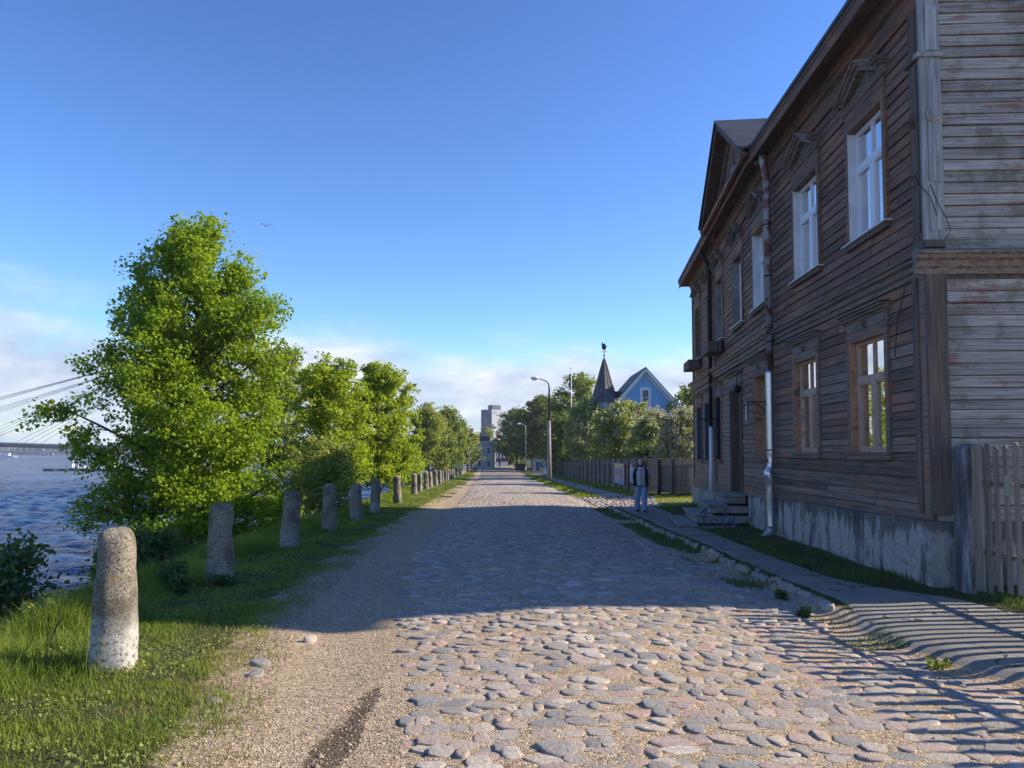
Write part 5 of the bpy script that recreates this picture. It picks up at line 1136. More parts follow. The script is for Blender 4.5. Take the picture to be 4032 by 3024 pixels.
m = MB(); m.tube([(tx, ty, 11.2 - zg_), (tx, ty, 12.35 - zg_)], .035, 6); m.ball((tx, ty, 11.52 - zg_), .10); m.tube([(tx - .36, ty, 11.9 - zg_), (tx + .36, ty, 11.9 - zg_)], .022, 5); m.tube([(tx, ty - .3, 11.9 - zg_), (tx, ty + .3, 11.9 - zg_)], .022, 5)
m.prism([(tx - .20, 12.15 - zg_), (tx + .16, 12.1 - zg_), (tx + .2, 12.35 - zg_), (tx + .32, 12.45 - zg_), (tx + .16, 12.55 - zg_), (tx + .1, 12.8 - zg_), (tx - .08, 12.72 - zg_), (tx - .14, 12.95 - zg_), (tx - .26, 12.7 - zg_)], ty - .02, ty + .02); m.build('weathervane', M['iron'], bh)

# ------------------------------------------------------------------ street lamps, flagpole
def lamp(loc, H, label, conc=True):
    t_ = thing('street_lamp', label, 'street lamp', loc, group='street lamps along the pavement'); z1 = H * (.60 if conc else .1)
    MB().tube([(0, 0, -.2), (0, 0, z1)], [.21 if conc else .13, .14 if conc else .09], 10).build('pole', M['concrete'] if conc else M['steel'], t_, True)
    rgt = [(0, 0, z1 - .4), (.02, 0, H - .75), (-.03, -.02, H - .35), (-.22, -.05, H - .12), (-.60, -.1, H + .03), (-.95, -.15, H + .12)]
    MB().tube(rgt, [.085, .075, .05, .045, .04, .035], 8).build('arm', M['rust'] if conc else M['steel'], t_, True)
    m = MB(); m.ball((-1.22, -.18, H + .16), .36, 12, 8, (1, .5, .40)); h = m.build('lamp_head', M['whitepaint'], t_, True)
    MB().ball((-1.24, -.18, H + .06), .27, 10, 6, (1, .55, .40)).build('lens', plain('milky_lens', (.55, .56, .55), rough=.3), h, True)
lamp(at(3.18, 63.5), 8.7, 'tall street lamp on a concrete post beside the pavement, nearest one')
lamp(at(2.45, 134), 8.5, 'white street lamp beyond the nearest one, tallest of the far group', False)
lamp(at(2.35, 147), 8.0, 'white street lamp just below and behind the tallest far one', False)
lamp(at(1.1, 176), 8.2, 'white street lamp farthest off, above the end of the street', False)
t_ = thing('flagpole', 'thin white flagpole with furled dark red flag above the bushes', 'flagpole', at(6.9, 86))
zq = gz(6.9, 86); MB().tube([(0, 0, 0), (0, 0, 11.2 - zq)], [.07, .045], 8).build('pole', M['whitepaint'], t_, True); MB().ball((0, 0, 11.25 - zq), .09).build('finial', M['steel'], t_, True)
m = MB(); rg_ = [[Vector((-.05 - .14 * abs(math.sin(k * .9)) + .09 * math.cos(a) * (1 + .3 * math.sin(k * 2)), .06 * math.sin(a), 10.6 - zq - k * .24)) for a in np.linspace(0, 6.283, 9)[:-1]] for k in range(9)]; m.loft(rg_); m.build('flag', plain('dark_red_flag', (.16, .03, .045), (.11, .02, .03), rough=.8), t_, True)

# ------------------------------------------------------------------ far end of the street
def block(root, nm, x0, x1, y0, y1, z0, z1, m_): return MB().box(x0, x1, y0, y1, z0, z1).build(nm, m_, root)
cream = plain('cream_render', (.40, .39, .36), (.34, .33, .31), rough=.85, space='world', scale=.6); redb = plain('dark_red_boards', (.13, .035, .030), (.10, .03, .028), rough=.8, space='world', scale=1)
wb = thing('white_house', 'cream house with two chimneys at the far end of the street', 'house', (-8.2, 172, -3.6))
block(wb, 'wall', -2.6, 4.2, 0, 9, 0, 7.1, cream); block(wb, 'cornice', -2.75, 4.35, -.15, 9.1, 7.1, 7.5, cream); block(wb, 'roof', -2.6, 3.0, 1, 8, 7.5, 8.6, M['roof'])
for x in (-1.9, 1.0):
    c_ = block(wb, 'chimney', x, x + .95, 2, 3, 7.5, 10.3, cream); MB().box(x - .08, x + 1.03, 1.92, 3.08, 10.3, 10.5).build('chimney_cap', redb, c_)
for x in (-1.8, .2, 2.3):
    for z in (1.4, 4.4):
        w_ = block(wb, 'window', x, x + 1.0, -.06, 0, z, z + 1.7, M['whitepaint']); MB().box(x + .12, x + .88, -.07, -.061, z + .12, z + 1.58).build('pane', M['bluegrey'], w_)
rb = thing('red_house', 'dark red timber house with white balcony posts closing the street', 'house', (-4.4, 200, -2.3))
block(rb, 'wall', -3.2, 3.2, 0, 8, 0, 4.8, redb)
MB().prism([(-3.6, 4.8), (3.6, 4.8), (0, 7.4)], -.3, 8.3).build('roof', M['roof'], rb)
for i in range(6): block(rb, 'window', -2.7 + i * .95, -2.2 + i * .95, -.08, 0, 1.9, 4.0, M['whitepaint'])
for i in range(3): block(rb, 'upper_window', -1.6 + i * 1.15, -.9 + i * 1.15, -.4, -.3, 5.0, 6.3, M['whitepaint'])
block(rb, 'base', -3.25, 3.25, -.1, 0, 0, 1.0, M['whitepaint'])
rh = thing('red_house', 'dark red boarded house with white shutters under the street trees', 'house', (4.4, 158, -2.3))
block(rh, 'wall', 0, 7, -6, 12, 0, 6.0, redb); MB().prism([(-.5, 6), (7.5, 6), (3.5, 9)], -6.5, 12.5).build('roof', M['roof'], rh)
for i in range(5): block(rh, 'window', -.07, 0, -5 + i * 3, -3.6 + i * 3, 1.8, 4.2, M['whitepaint']); 
block(rh, 'end_window', 1.2, 2.3, -6.07, -6.0, 1.8, 4.0, M['whitepaint']); block(rh, 'end_window', 4.2, 5.3, -6.07, -6.0, 1.8, 4.0, M['whitepaint'])
wk = thing('white_kiosk', 'small white kiosk on the pavement past the far street lamp', 'kiosk', (3.7, 131, gz(3.7, 131)))
block(wk, 'wall', 0, 1.9, 0, 2.4, 0, 2.3, cream); block(wk, 'roof', -.15, 2.05, -.15, 2.55, 2.3, 2.42, M['roof']); block(wk, 'opening', .5, 1.2, -.03, 0, .2, 1.8, M['bluegrey']); block(wk, 'opening', 1.3, 1.75, -.03, 0, .9, 1.7, M['bluegrey'])
ct = thing('rubbish_container', 'dark rubbish container at the roadside in front of the red house', 'container', (1.6, 142, gz(1.6, 142)))
MB().hexa([(-.9, -.5, .15), (.9, -.5, .15), (.9, .5, .15), (-.9, .5, .15), (-1.05, -.6, 1.3), (1.05, -.6, 1.3), (1.05, .6, 1.3), (-1.05, .6, 1.3)]).build('body', M['iron'], ct); MB().box(-1.1, 1.1, -.65, .65, 1.3, 1.42).build('lid', M['iron'], ct)
for sx in (-.8, .8): MB().tube([(sx, -.1, .1), (sx, .1, .1)], .1, 8).build('wheel', M['iron'], ct)
# two sign posts by the far bollards
for k, (x, y, h, l_) in enumerate([(-7.6, 116, 4.4, 'tall thin signpost with crossbar behind the far bollards, left one'), (-7.6, 132, 4.2, 'thin signpost behind the far bollards, right one')]):
    t_ = thing('signpost', l_, 'signpost', at(x, y)); MB().tube([(0, 0, 0), (0, 0, h)], .06, 6).build('pole', M['steel'], t_); MB().bar((-.6, 0, h - .1), (.6, 0, h - .1), .08, .06).build('crossbar', M['steel'], t_)
t_ = thing('road_sign', 'large grey-blue road sign seen from the back beside the far bank trees', 'road sign', at(-9.2, 122)); block(t_, 'panel', -1.0, .75, 0, .05, 2.0, 5.0, plain('sign_back', (.36, .44, .52), (.30, .38, .47), rough=.5))
for sx in (-.7, .5): MB().tube([(sx, .1, 0), (sx, .1, 4.9)], .05, 6).build('pole', M['steel'], t_)
# tower block wrapped in printed sheeting
tb = thing('tower_block', 'tall grey tower block with a printed sheet on its lit face', 'tower block', (-15.2, 440, -2.3))
mA = plain('tower_grey_sheet', (.105, .125, .165), (.085, .105, .145), rough=.8, space='world', scale=.15); mB = plain('tower_pale_sheet', (.40, .42, .46), (.34, .36, .41), rough=.8, space='world', scale=.12); mC = plain('tower_ink', (.22, .24, .36), (.18, .20, .32), rough=.8); mR = plain('tower_red', (.22, .05, .06), rough=.8)
A = Vector((-3.2, 3.4, 0)); B = Vector((3.0, 0, 0)); Cc = Vector((9.4, 6.2, 0)); Dd = Vector((3.2, 9.6, 0))
def quadw(p, q_, z0, z1, nm, m_, o=0.0, u0=0, u1=1, par=tb):
    d = (q_ - p); n = Vector((d.y, -d.x, 0)).normalized() * o; a = p + d * u0 + n; b = p + d * u1 + n; th = Vector((d.y, -d.x, 0)).normalized() * .12
    return MB().hexa([a - th + Vector((0, 0, z0)), b - th + Vector((0, 0, z0)), b + Vector((0, 0, z0)), a + Vector((0, 0, z0)), a - th + Vector((0, 0, z1)), b - th + Vector((0, 0, z1)), b + Vector((0, 0, z1)), a + Vector((0, 0, z1))]).build(nm, m_, par)
MB().prism([(A.x, A.y), (B.x, B.y), (Cc.x, Cc.y), (Dd.x, Dd.y)], 0, 28.6, axis=2).build('tower', plain('tower_concrete', (.24, .26, .29), (.2, .22, .25), rough=.85), tb)
f1 = quadw(A, B, 2.5, 28.2, 'dark_sheet', mA, .25); f2 = quadw(B, Cc, 4.5, 28.4, 'printed_sheet', mB, .25)
MB().prism([(A.x + 4.0, A.y + 1), (B.x + .5, B.y + 2), (Cc.x - 1, Cc.y), (Dd.x, Dd.y)], 28.6, 31.4, axis=2).build('plant_room', plain('tower_top', (.11, .12, .14), rough=.8), tb)
for u0, u1, z0, z1 in ((.42, .50, 20, 24), (.47, .56, 14, 20.2), (.53, .64, 6, 14.2), (.10, .34, 12.5, 13.4), (.70, .92, 26.6, 27.4)): quadw(A, B, z0, z1, 'print', plain('pale_streak', (.30, .33, .40), rough=.8), .38, u0, u1, f1)
for u0, u1, z0, z1, m_ in ((.1, .6, 26.6, 27.1, mC), (.42, .72, 24.9, 25.3, mC), (.08, .34, 17, 18.2, mC), (.0, .30, 6, 12.5, mC), (.30, .52, 5, 9.5, mC), (.40, .56, 12.6, 14.6, mR), (.36, .62, 14.6, 15.2, mR), (.43, .53, 15.3, 16.2, mR), (.44, .49, 10.5, 12.6, mR), (.51, .55, 10.3, 12.6, mR)): quadw(B, Cc, z0, z1, 'print', m_, .38, u0, u1, f2)
for k in range(10): quadw(A, B, .2, 2.3, 'window', M['bluegrey'], .05, .03 + k * .097, .10 + k * .097)
# tiny walkers at the end of the street
def walker(loc, h, col, label):
    t_ = thing('person', label, 'person', loc, group='distant walkers at the end of the street'); k = h / 1.7
    MB().loft([[(sx * a * k * c + ox * k, sy * b * k * c, z * k) for sx, sy in ((-1, -.6), (1, -.6), (1, .6), (-1, .6))] for a, b, c, z, ox in ((.09, .1, 1, 0, -.06), (.1, .11, 1, .45, -.05), (.17, .13, 1, .9, 0), (.20, .14, 1, 1.15, 0), (.22, .14, 1, 1.38, 0), (.07, .08, 1, 1.47, 0), (.1, .11, 1, 1.56, 0), (.09, .1, 1, 1.68, 0), (.03, .04, 1, 1.72, 0))]).build('body', col, t_, True)
    MB().tube([(.06 * k, 0, .9 * k), (.09 * k, -.1, .45 * k), (.08 * k, -.02, 0)], [.10 * k, .08 * k, .06 * k], 6).build('leg', col, t_, True)
    for sx in (-1, 1): MB().tube([(sx * .22 * k, 0, 1.36 * k), (sx * .27 * k, 0, 1.05 * k), (sx * .25 * k, -.06, .82 * k)], [.06 * k, .05 * k, .035 * k], 6).build('arm', col, t_, True)
for k, (x, y, l_) in enumerate([(-4.9, 178, 'distant dark walker at the end of the street, left of three'), (-4.2, 178, 'distant dark walker at the end of the street, middle of three'), (-3.0, 182, 'distant dark walker at the end of the street, right of three')]): walker((x, y, gz(x, y)), 1.72, M['iron'], l_)

# ------------------------------------------------------------------ river: far bank, bridges, pontoon
def far_bank():
    rr = np.random.default_rng(5); xs = np.linspace(-1500, -20, 260); V = []; F = []
    for i, x in enumerate(xs):
        h = 4 + 7 * vnoise(np.array([x]), np.array([0.]), .05, 3)[0] + 5 * rr.random() * .8
        V += [(x, 955, -3.4), (x, 960 + rr.uniform(-4, 4), h * .5 - 2), (x, 970 + rr.uniform(-4, 4), h - 2), (x, 1000, h - 2.5)]
    for i in range(len(xs) - 1):
        for k in range(3): a = i * 4 + k; F.append((a, a + 4, a + 5, a + 1))
    return tag(link('far_bank', np_mesh('far_bank', np.array(V), np.array(F), plain('distant_woods', (.075, .100, .105), (.055, .080, .090), rough=1, space='world', scale=.12), False)), kind='structure')
far_bank()
hz1 = plain('far_bridge_girder', (.075, .085, .11), (.06, .07, .095), rough=.8, space='world', scale=.2); hz2 = plain('far_bridge_pale', (.42, .46, .52), (.36, .41, .48), rough=.7, space='world', scale=.2)
br_ = thing('cable_stayed_bridge', 'cable-stayed road bridge over the river at the far left', 'bridge', (-244, 600, -3.2))
def zdeck(x): return float(np.interp(x, [-760, -420, -350, -250, 120], [10.5, 8.2, 5.8, 4.6, 3.0])) + 3.2
xs = list(np.linspace(-760, 120, 45))
m = MB(); m.loft([[(x + 244, y, zdeck(x) + z) for y, z in ((-9, -3.0), (9, -3.0), (13, -.6), (13, 0), (-13, 0), (-13, -.6))] for x in xs]); m.build('deck', hz1, br_)
m = MB(); m.loft([[(x + 244, y, zdeck(x) + z) for y, z in ((-13.2, .02), (-12.9, .02), (-12.9, .9), (-13.2, .9))] for x in xs]); m.build('railing', hz2, br_)
for x in xs[::2]: MB().hexa([(x + 244 + a, y, zdeck(x) - (1.0 if y < -10 else 2.8)) for a, y in ((-.3, -12.6), (.3, -12.6), (.3, -9), (-.3, -9))] + [(x + 244 + a, y, zdeck(x) - .5) for a, y in ((-.3, -13), (.3, -13), (.3, -9), (-.3, -9))]).build('girder_rib', hz1, br_)
m = MB(); m.tube([(0, -3, 0), (0, 0, 99)], [4.0, 2.0], 8); m.tube([(0, 3, 0), (0, 0, 99)], [4.0, 2.0], 8); m.build('pylon', plain('pylon_grey', (.33, .36, .40), rough=.8), br_)
for x0, dz in ((-393, 0), (-437, 0), (-497, 0), (-545, 0)):
    for k in range(4):
        xx = x0 + 7 * (k - 1.5)
        MB().tube([(xx + 244, 0, zdeck(xx)), (0, 0, 93 + .6 * k + dz)], .16, 4).build('cable', plain('bridge_cable', (.16, .18, .22), rough=.6) if k == 0 and x0 == -393 else bpy.data.materials['bridge_cable'], br_)
for x in (-640, -150): MB().box(x + 244 - 3, x + 244 + 3, -8, 8, 0, zdeck(x) - 3).build('pier', hz1, br_)
for x in (-425, -400, -372, -340, -310): MB().tube([(x + 244, 12, zdeck(x)), (x + 244, 12, zdeck(x) + 9)], .14, 4).build('lamp_post', hz2, br_)
rb_ = thing('arch_bridge', 'pale low bridge with shallow arches behind the cable bridge', 'bridge', (-560, 880, -3.2))
MB().box(-500, 560, -4, 4, 2.2, 4.6).build('deck', hz2, rb_)
for k in range(-5, 6):
    x = k * 62 + 8; MB().box(x - 5, x + 5, -5, 5, 0, 2.2).build('pier', hz2, rb_)
    m = MB(); m.tube([(x + 31 + 28 * math.cos(a), 0, 4.6 + 8.5 * math.sin(a)) for a in np.linspace(0, math.pi, 15)], .5, 5); m.build('arch', hz2, rb_)
    for j in range(1, 8): xx = x + 31 - 28 + 7 * j; MB().tube([(xx, 0, 4.6), (xx, 0, 4.6 + 8.5 * math.sqrt(max(0, 1 - ((xx - x - 31) / 28) ** 2)))], .22, 4).build('hanger', hz2, rb_)
pn = thing('pontoon', 'long low grey pontoon moored on the river behind the tall tree', 'pontoon', (-108, 183, -3.2))
MB().box(-6.5, 16, -1.6, 1.6, -.3, .28).build('hull', M['iron'], pn); MB().box(-6.7, 16.2, -1.7, 1.7, .28, .52).build('deck', M['concrete'], pn)
for x in (-3.4, -.5): MB().box(x - .5, x + .5, -1.75, -1.7, -.1, .25).build('fender', M['whitepaint'], pn)
for x, w, h in ((-.2, .2, 1.8), (1.2, .35, .9), (2.6, .5, .7), (6, 1.6, .9), (9.5, 1.0, 1.2)): MB().box(x - w / 2, x + w / 2, -.4, .4, .52, .52 + h).build('locker', M['whitepaint'], pn)
bt = thing('motor_boat', 'small white boat on the water at the left edge below the bridge', 'boat', (-372, 548, -3.2))
MB().loft([[(x, y * w, z) for y, z in ((-1, 1.3), (-.8, 0), (.8, 0), (1, 1.3))] for x, w in ((-5, 1.6), (0, 1.9), (4, 1.3), (6.5, .1))]).build('hull', M['whitepaint'], bt); MB().box(-3, 1, -1.1, 1.1, 1.3, 3.0).build('cabin', M['whitepaint'], bt); MB().tube([(-1, 0, 3), (-1, 0, 7)], .12, 5).build('mast', M['fence'], bt)

# ------------------------------------------------------------------ gull
gl = thing('gull', 'gull in flight high over the road, wings arched', 'bird', (-25.6, 76, 1.6 + 23.4)); gl.rotation_euler = (0, 0, R(25))
gw = plain('gull_grey', (.20, .22, .25), (.14, .16, .18), rough=.8); gb = plain('gull_white', (.72, .72, .72), rough=.8)
m = MB(); m.loft([[(.0 + w * math.cos(a), y, z + w * .9 * math.sin(a)) for a in np.linspace(0, 6.283, 9)[:-1]] for y, w, z in ((-.32, .01, .02), (-.28, .035, .02), (-.20, .055, .02), (-.05, .075, .0), (.12, .06, -.0), (.24, .03, .0), (.36, .045, .0), (.38, .01, .0))]); m.build('body', gb, gl, True)
for sx in (-1, 1):
    rings = []
    for s, z, c_, th, sw in ((.05, .02, .20, .02, 0), (.22, .13, .21, .016, -.02), (.40, .18, .18, .012, -.03), (.60, .14, .12, .008, .03), (.74, .08, .05, .004, .10), (.80, .05, .01, .002, .14)):
        rings.append([(sx * s, -c_ * .45 + sw, z), (sx * s, 0 + sw, z + th), (sx * s, c_ * .55 + sw, z), (sx * s, 0 + sw, z - th)])
    MB().loft(rings).build('wing', gw, gl, True)

# ------------------------------------------------------------------ the walking woman
px, py = 3.96, 22.9; ps = thing('person', 'woman with long fair-brown hair in grey and black jacket and blue jeans walking on pavement', 'person', (px, py, gz(px, py) + .012)); ps.rotation_euler = (0, 0, R(-4))
skinm = plain('skin', (.60, .40, .32), (.55, .36, .28), rough=.55)
# joints: name -> (x, y, z), radius; she faces -Y, right foot (image left) behind
J = {'pel': ((0, 0, .92), (.13, .10)), 'sp': ((0, 0, 1.08), (.115, .085)), 'ch': ((0, .01, 1.26), (.13, .09)), 'nk': ((0, .01, 1.42), (.05, .05)), 'hb': ((0, -.02, 1.505), (.074, .084)), 'hc': ((0, -.028, 1.59), (.100, .118)), 'ht': ((0, -.012, 1.67), (.066, .080)),
     'ls': ((.15, .01, 1.36), (.055, .055)), 'le': ((.245, .04, 1.10), (.042, .042)), 'lw': ((.20, -.08, .90), (.032, .03)), 'lh': ((.17, -.11, .83), (.035, .022)),
     'rs': ((-.15, .01, 1.36), (.055, .055)), 're': ((-.245, .04, 1.10), (.042, .042)), 'rw': ((-.20, -.08, .90), (.032, .03)), 'rh': ((-.17, -.11, .83), (.035, .022)),
     'lt': ((.09, -.02, .84), (.085, .085)), 'lk': ((.10, -.13, .48), (.058, .06)), 'la': ((.10, -.16, .10), (.038, .042)), 'lf': ((.105, -.30, .04), (.036, .03)),
     'rt': ((-.09, .02, .84), (.085, .085)), 'rk': ((-.10, .02, .47), (.058, .06)), 'ra': ((-.10, .13, .13), (.038, .042)), 'rf': ((-.105, .0, .05), (.036, .03))}
E_ = [('pel', 'sp'), ('sp', 'ch'), ('ch', 'nk'), ('nk', 'hb'), ('hb', 'hc'), ('hc', 'ht'), ('ch', 'ls'), ('ls', 'le'), ('le', 'lw'), ('lw', 'lh'), ('ch', 'rs'), ('rs', 're'), ('re', 'rw'), ('rw', 'rh'), ('pel', 'lt'), ('lt', 'lk'), ('lk', 'la'), ('la', 'lf'), ('pel', 'rt'), ('rt', 'rk'), ('rk', 'ra'), ('ra', 'rf')]
ks = list(J); me = bpy.data.meshes.new('body'); me.from_pydata([J[k][0] for k in ks], [(ks.index(a), ks.index(b)) for a, b in E_], []); me.materials.append(skinm)
bo = link('body', me, ps); md = bo.modifiers.new('Skin', 'SKIN'); md.use_smooth_shade = True
if not me.skin_vertices: me.skin_vertices.new() if hasattr(me.skin_vertices, 'new') else None
for i, k in enumerate(ks):
    v = me.skin_vertices[0].data[i]; v.radius = J[k][1]; v.use_root = (k == 'pel')
sb = bo.modifiers.new('Sub', 'SUBSURF'); sb.levels = 2; sb.render_levels = 2
def ell(c, a, b, n=20, z=None): return [(c[0] + a * math.cos(2 * math.pi * i / n), c[1] + b * math.sin(2 * math.pi * i / n), c[2]) for i in range(n)]
jg = plain('jacket_grey', (.50, .52, .56), (.44, .46, .50), rough=.85); jb = plain('jacket_black', (.018, .019, .024), (.012, .013, .016), rough=.75); den = plain('blue_denim', (.24, .36, .52), (.19, .30, .45), rough=.9, scale=9); hairm = plain('fair_brown_hair', (.17, .115, .070), (.10, .068, .042), rough=.5, scale=12, stretch=(6, 6, .6)); whitem = plain('shoe_white', (.7, .7, .7), rough=.6)
m = MB(); m.loft([ell((0, .0, z), a, b) for z, a, b in ((.80, .185, .14), (.83, .20, .155), (.95, .205, .16), (1.1, .205, .155), (1.25, .222, .155), (1.36, .205, .135), (1.41, .12, .10), (1.44, .075, .075))])
m.v = [(x + .006 * math.sin(z * 41 + x * 23), y - .007 * math.sin(z * 33 + x * 37 + 1) * (y < 0), z) for x, y, z in m.v]
jk = m.build('jacket', jg, ps, True); jk.data.materials.append(jb)
for p in jk.data.polygons:
    c_ = p.center; a = math.degrees(math.atan2(c_.x, -c_.y))
    if abs(a) > 52 or c_.z < .825 or c_.z > 1.385: p.material_index = 1
MB().box(-.007, .007, -.165, -.155, .82, 1.38).build('zip', jb, jk)
m = MB(); m.loft([ell((0, .005, z), a, b) for z, a, b in ((1.385, .125, .115), (1.44, .085, .09), (1.475, .08, .088), (1.47, .066, .072))], cap=False); m.build('collar', jb, jk, True)
for sx in (-1, 1):
    sl = [(sx * .16, .01, 1.37), (sx * .215, .02, 1.27), (sx * .262, .04, 1.10), (sx * .25, -.02, .99), (sx * .20, -.09, .89)]
    s_ = MB().tube(sl, [.075, .078, .070, .064, .052], 12).build('sleeve', jg, jk, True)
    MB().tube([(sx * .208, -.083, .905), (sx * .185, -.11, .855)], [.057, .05], 12).build('cuff', jb, s_, True)
    MB().tube([(sx * .135, -.06, 1.40), (sx * .185, -.07, 1.25), (sx * .20, -.085, 1.05), (sx * .17, -.12, .84)], [.03, .045, .05, .04], 8).build('side_panel', jb, jk, True)
tr_ = MB(); n = 16
tr_.loft([ell((0, 0, z), a, b, n) for z, a, b in ((.74, .175, .125), (.82, .185, .14), (.95, .165, .125))]); trs = tr_.build('trousers', den, ps, True)
for sx, K, A_ in ((1, J['lk'][0], J['la'][0]), (-1, J['rk'][0], J['ra'][0])):
    MB().loft([ell((sx * .085, 0, .84), .098, .12, n), ell((sx * .092, (K[1]) * .4, .68), .098, .11, n), ell((K[0], K[1], K[2]), .088, .092, n), ell(((K[0] + A_[0]) / 2, (K[1] + A_[1]) / 2, .29), .086, .09, n), ell((A_[0], A_[1] + .005, A_[2] + .0), .09, .098, n), ell((A_[0], A_[1], max(A_[2] - .05, .05)), .092, .10, n)]).build('trouser_leg', den, trs, True)
    F_ = J['lf' if sx > 0 else 'rf'][0]; zb = F_[2] - .04
    sh = MB().loft([[(A_[0] + w * math.cos(t), F_[1] - .03 + l_, zb + .012 + h * (.5 + .5 * math.sin(t))) for t in np.linspace(0, 6.283, 13)[:-1]] for l_, w, h in ((-.07, .025, .04), (-.04, .045, .06), (.04, .050, .085), (.12, .045, .11), (.20, .042, .10), (.225, .02, .06))]).build('shoe', jb, ps, True)
    MB().loft([ell((A_[0], F_[1] + .045, zb + z), .052, .145, 14) for z in (0, .022)]).build('sole', whitem, sh, True)
m = MB(); rings = []
for z, a, b, cy_ in ((1.36, .10, .04, .075), (1.42, .105, .06, .065), (1.50, .098, .070, .050), (1.57, .094, .085, .035), (1.63, .094, .096, .012), (1.685, .074, .084, .002), (1.715, .03, .035, .002)):
    rings.append([(a * math.cos(t), cy_ + b * math.sin(t), z) for t in np.linspace(0, 6.283, 17)[:-1]])
m.loft(rings); hr = m.build('hair', hairm, ps, True)
for sx in (-1, 1): MB().tube([(sx * .070, -.02, 1.66), (sx * .098, -.015, 1.58), (sx * .100, -.01, 1.49), (sx * .112, -.05, 1.41), (sx * .125, -.115, 1.34), (sx * .12, -.14, 1.28)], [.014, .020, .026, .034, .028, .010], 8).build('hair_lock', hairm, hr, True)
m = MB()
for sx in (-1, 1): m.ball((sx * .028, -.096, 1.592), .010, 8, 5, (1.3, .5, .7))
m.build('eyes', jb, ps, True)
m = MB(); m.loft([[(-.006, -.090, 1.600), (.006, -.090, 1.600), (0, -.098, 1.600)], [(-.014, -.090, 1.562), (.014, -.090, 1.562), (0, -.118, 1.566)]]); m.build('nose', skinm, ps, True)
MB().ball((0, -.090, 1.538), .02, 8, 5, (1, .5, .32)).build('mouth', plain('lips', (.26, .10, .09), rough=.5), ps, True)
for sx in (-1, 1): MB().box(sx * .028 - .016, sx * .028 + .016, -.0985, -.090, 1.611, 1.616).build('eyebrow', hairm, ps)

# ------------------------------------------------------------------ grass and weeds
def blades(name, X, Y, hgt, wid, m_, label, rr, lean=.45, rnd=None, parent=None):
    n = len(X); Z = g(X, Y) - .01; a = rr.uniform(0, 6.283, n); b = rr.uniform(0, 6.283, n); ln = rr.uniform(.1, 1, n) * lean * hgt
    dx, dy = np.cos(a) * wid / 2, np.sin(a) * wid / 2; lx, ly = np.cos(b) * ln, np.sin(b) * ln
    P = np.stack([X, Y, Z], -1); w = np.stack([dx, dy, dx * 0], -1); L1 = np.stack([lx * .35, ly * .35, hgt * .58], -1); L2 = np.stack([lx, ly, hgt * (1 - .25 * ln / (hgt + 1e-6))], -1)
    V = np.stack([P - w, P + w, P + L1 + w * .7, P + L1 - w * .7, P + L2], 1).reshape(-1, 3); k = np.arange(n)[:, None] * 5
    F = np.concatenate([k + [0, 1, 2], k + [0, 2, 3], k + [3, 2, 4]])
    A = np.repeat(np.clip(rr.normal(.5, .25, n) if rnd is None else rnd, 0, 1), 5)
    return tag(link(name, np_mesh(name, V, F, m_, False, {'rnd': A}), parent), label, 'grass', kind='stuff')
rr = np.random.default_rng(77)
def verge(n, y0, y1, inner=-2.2, pw=1.0):
    Y = y0 + (y1 - y0) * rr.random(n) ** pw; u = rr.random(n); xb, xg = x_boll(Y), x_grav(Y); X = (xb + inner) + u * (xg + .45 - xb - inner); return X, Y
Xs, Ys, Hs, Ws = [], [], [], []
for n, y0, y1, w, hs in ((92000, 3.2, 9.5, .0065, 1.0), (62000, 9.5, 20, .012, 1.0), (34000, 20, 45, .026, 1.05), (20000, 45, 150, .07, 1.3)):
    X, Y = verge(n, y0, y1, -2.4 if y0 < 20 else -2.0)
    cover = sst(.50, -.35, X - x_grav(Y)) * (1 - .0 * X); patch = vnoise(X, Y, 2.4, 8); fine = vnoise(X, Y, 9, 12)
    keep = rr.random(n) < np.clip(cover * (.25 + 1.1 * patch) * (.35 + 1.1 * fine) - .35 * (X > x_boll(Y) + .4) * (patch < .48), 0, 1)
    X, Y, patch = X[keep], Y[keep], patch[keep]
    back = sst(.1, 1.0, x_boll(Y) - X); near_b = np.exp(-(np.min(np.hypot(X[:, None] - x_boll(np.array(by[:6]))[None], Y[:, None] - np.array(by[:6])[None]), 1) / .30) ** 2)
    H = (.030 + .045 * patch + .26 * back * (.5 + .7 * patch) + .13 * near_b) * rr.uniform(.5, 1.3, len(X)) * hs
    Xs.append(X); Ys.append(Y); Hs.append(H); Ws.append(np.full(len(X), w))
X, Y, H, W_ = map(np.concatenate, (Xs, Ys, Hs, Ws))
patch = vnoise(X, Y, 1.3, 15); blades('verge_grass', X, Y, H, W_, M['grass'], 'green grass on the river verge around the bollards', rr, rnd=.15 + .6 * patch + rr.normal(0, .22, len(X)), lean=.95)
X, Y = verge(60000, 3.2, 16, -1.0); d = np.exp(-((X - x_grav(Y) + .12) / .48) ** 2) + .28 * sst(.52, .7, vnoise(X, Y, 1.7, 33)); k = rr.random(len(X)) < d * (.30 + vnoise(X, Y, 4, 5) * .7)
blades('dry_grass', X[k], Y[k], rr.uniform(.02, .07, k.sum()), np.full(k.sum(), .006), M['grass_dry'], 'short dry straw-coloured grass along the edge of the gravel', rr, lean=1.3)
nl = 30000; Y = 3.2 + 14 * rr.random(nl) ** 1.5; X = x_boll(Y) - 1.6 + rr.random(nl) * (x_grav(Y) + .25 - x_boll(Y) + 1.6); k = (vnoise(X, Y, 2.1, 91) > .5) & (rr.random(nl) < sst(.3, -.3, X - x_grav(Y))); X, Y = X[k], Y[k]
Vl, Fl, Al = leaf_mesh(np.stack([X, Y, g(X, Y) + rr.uniform(.01, .07, len(X))], -1), rr.uniform(.012, .030, len(X)), rr, up=1.4)
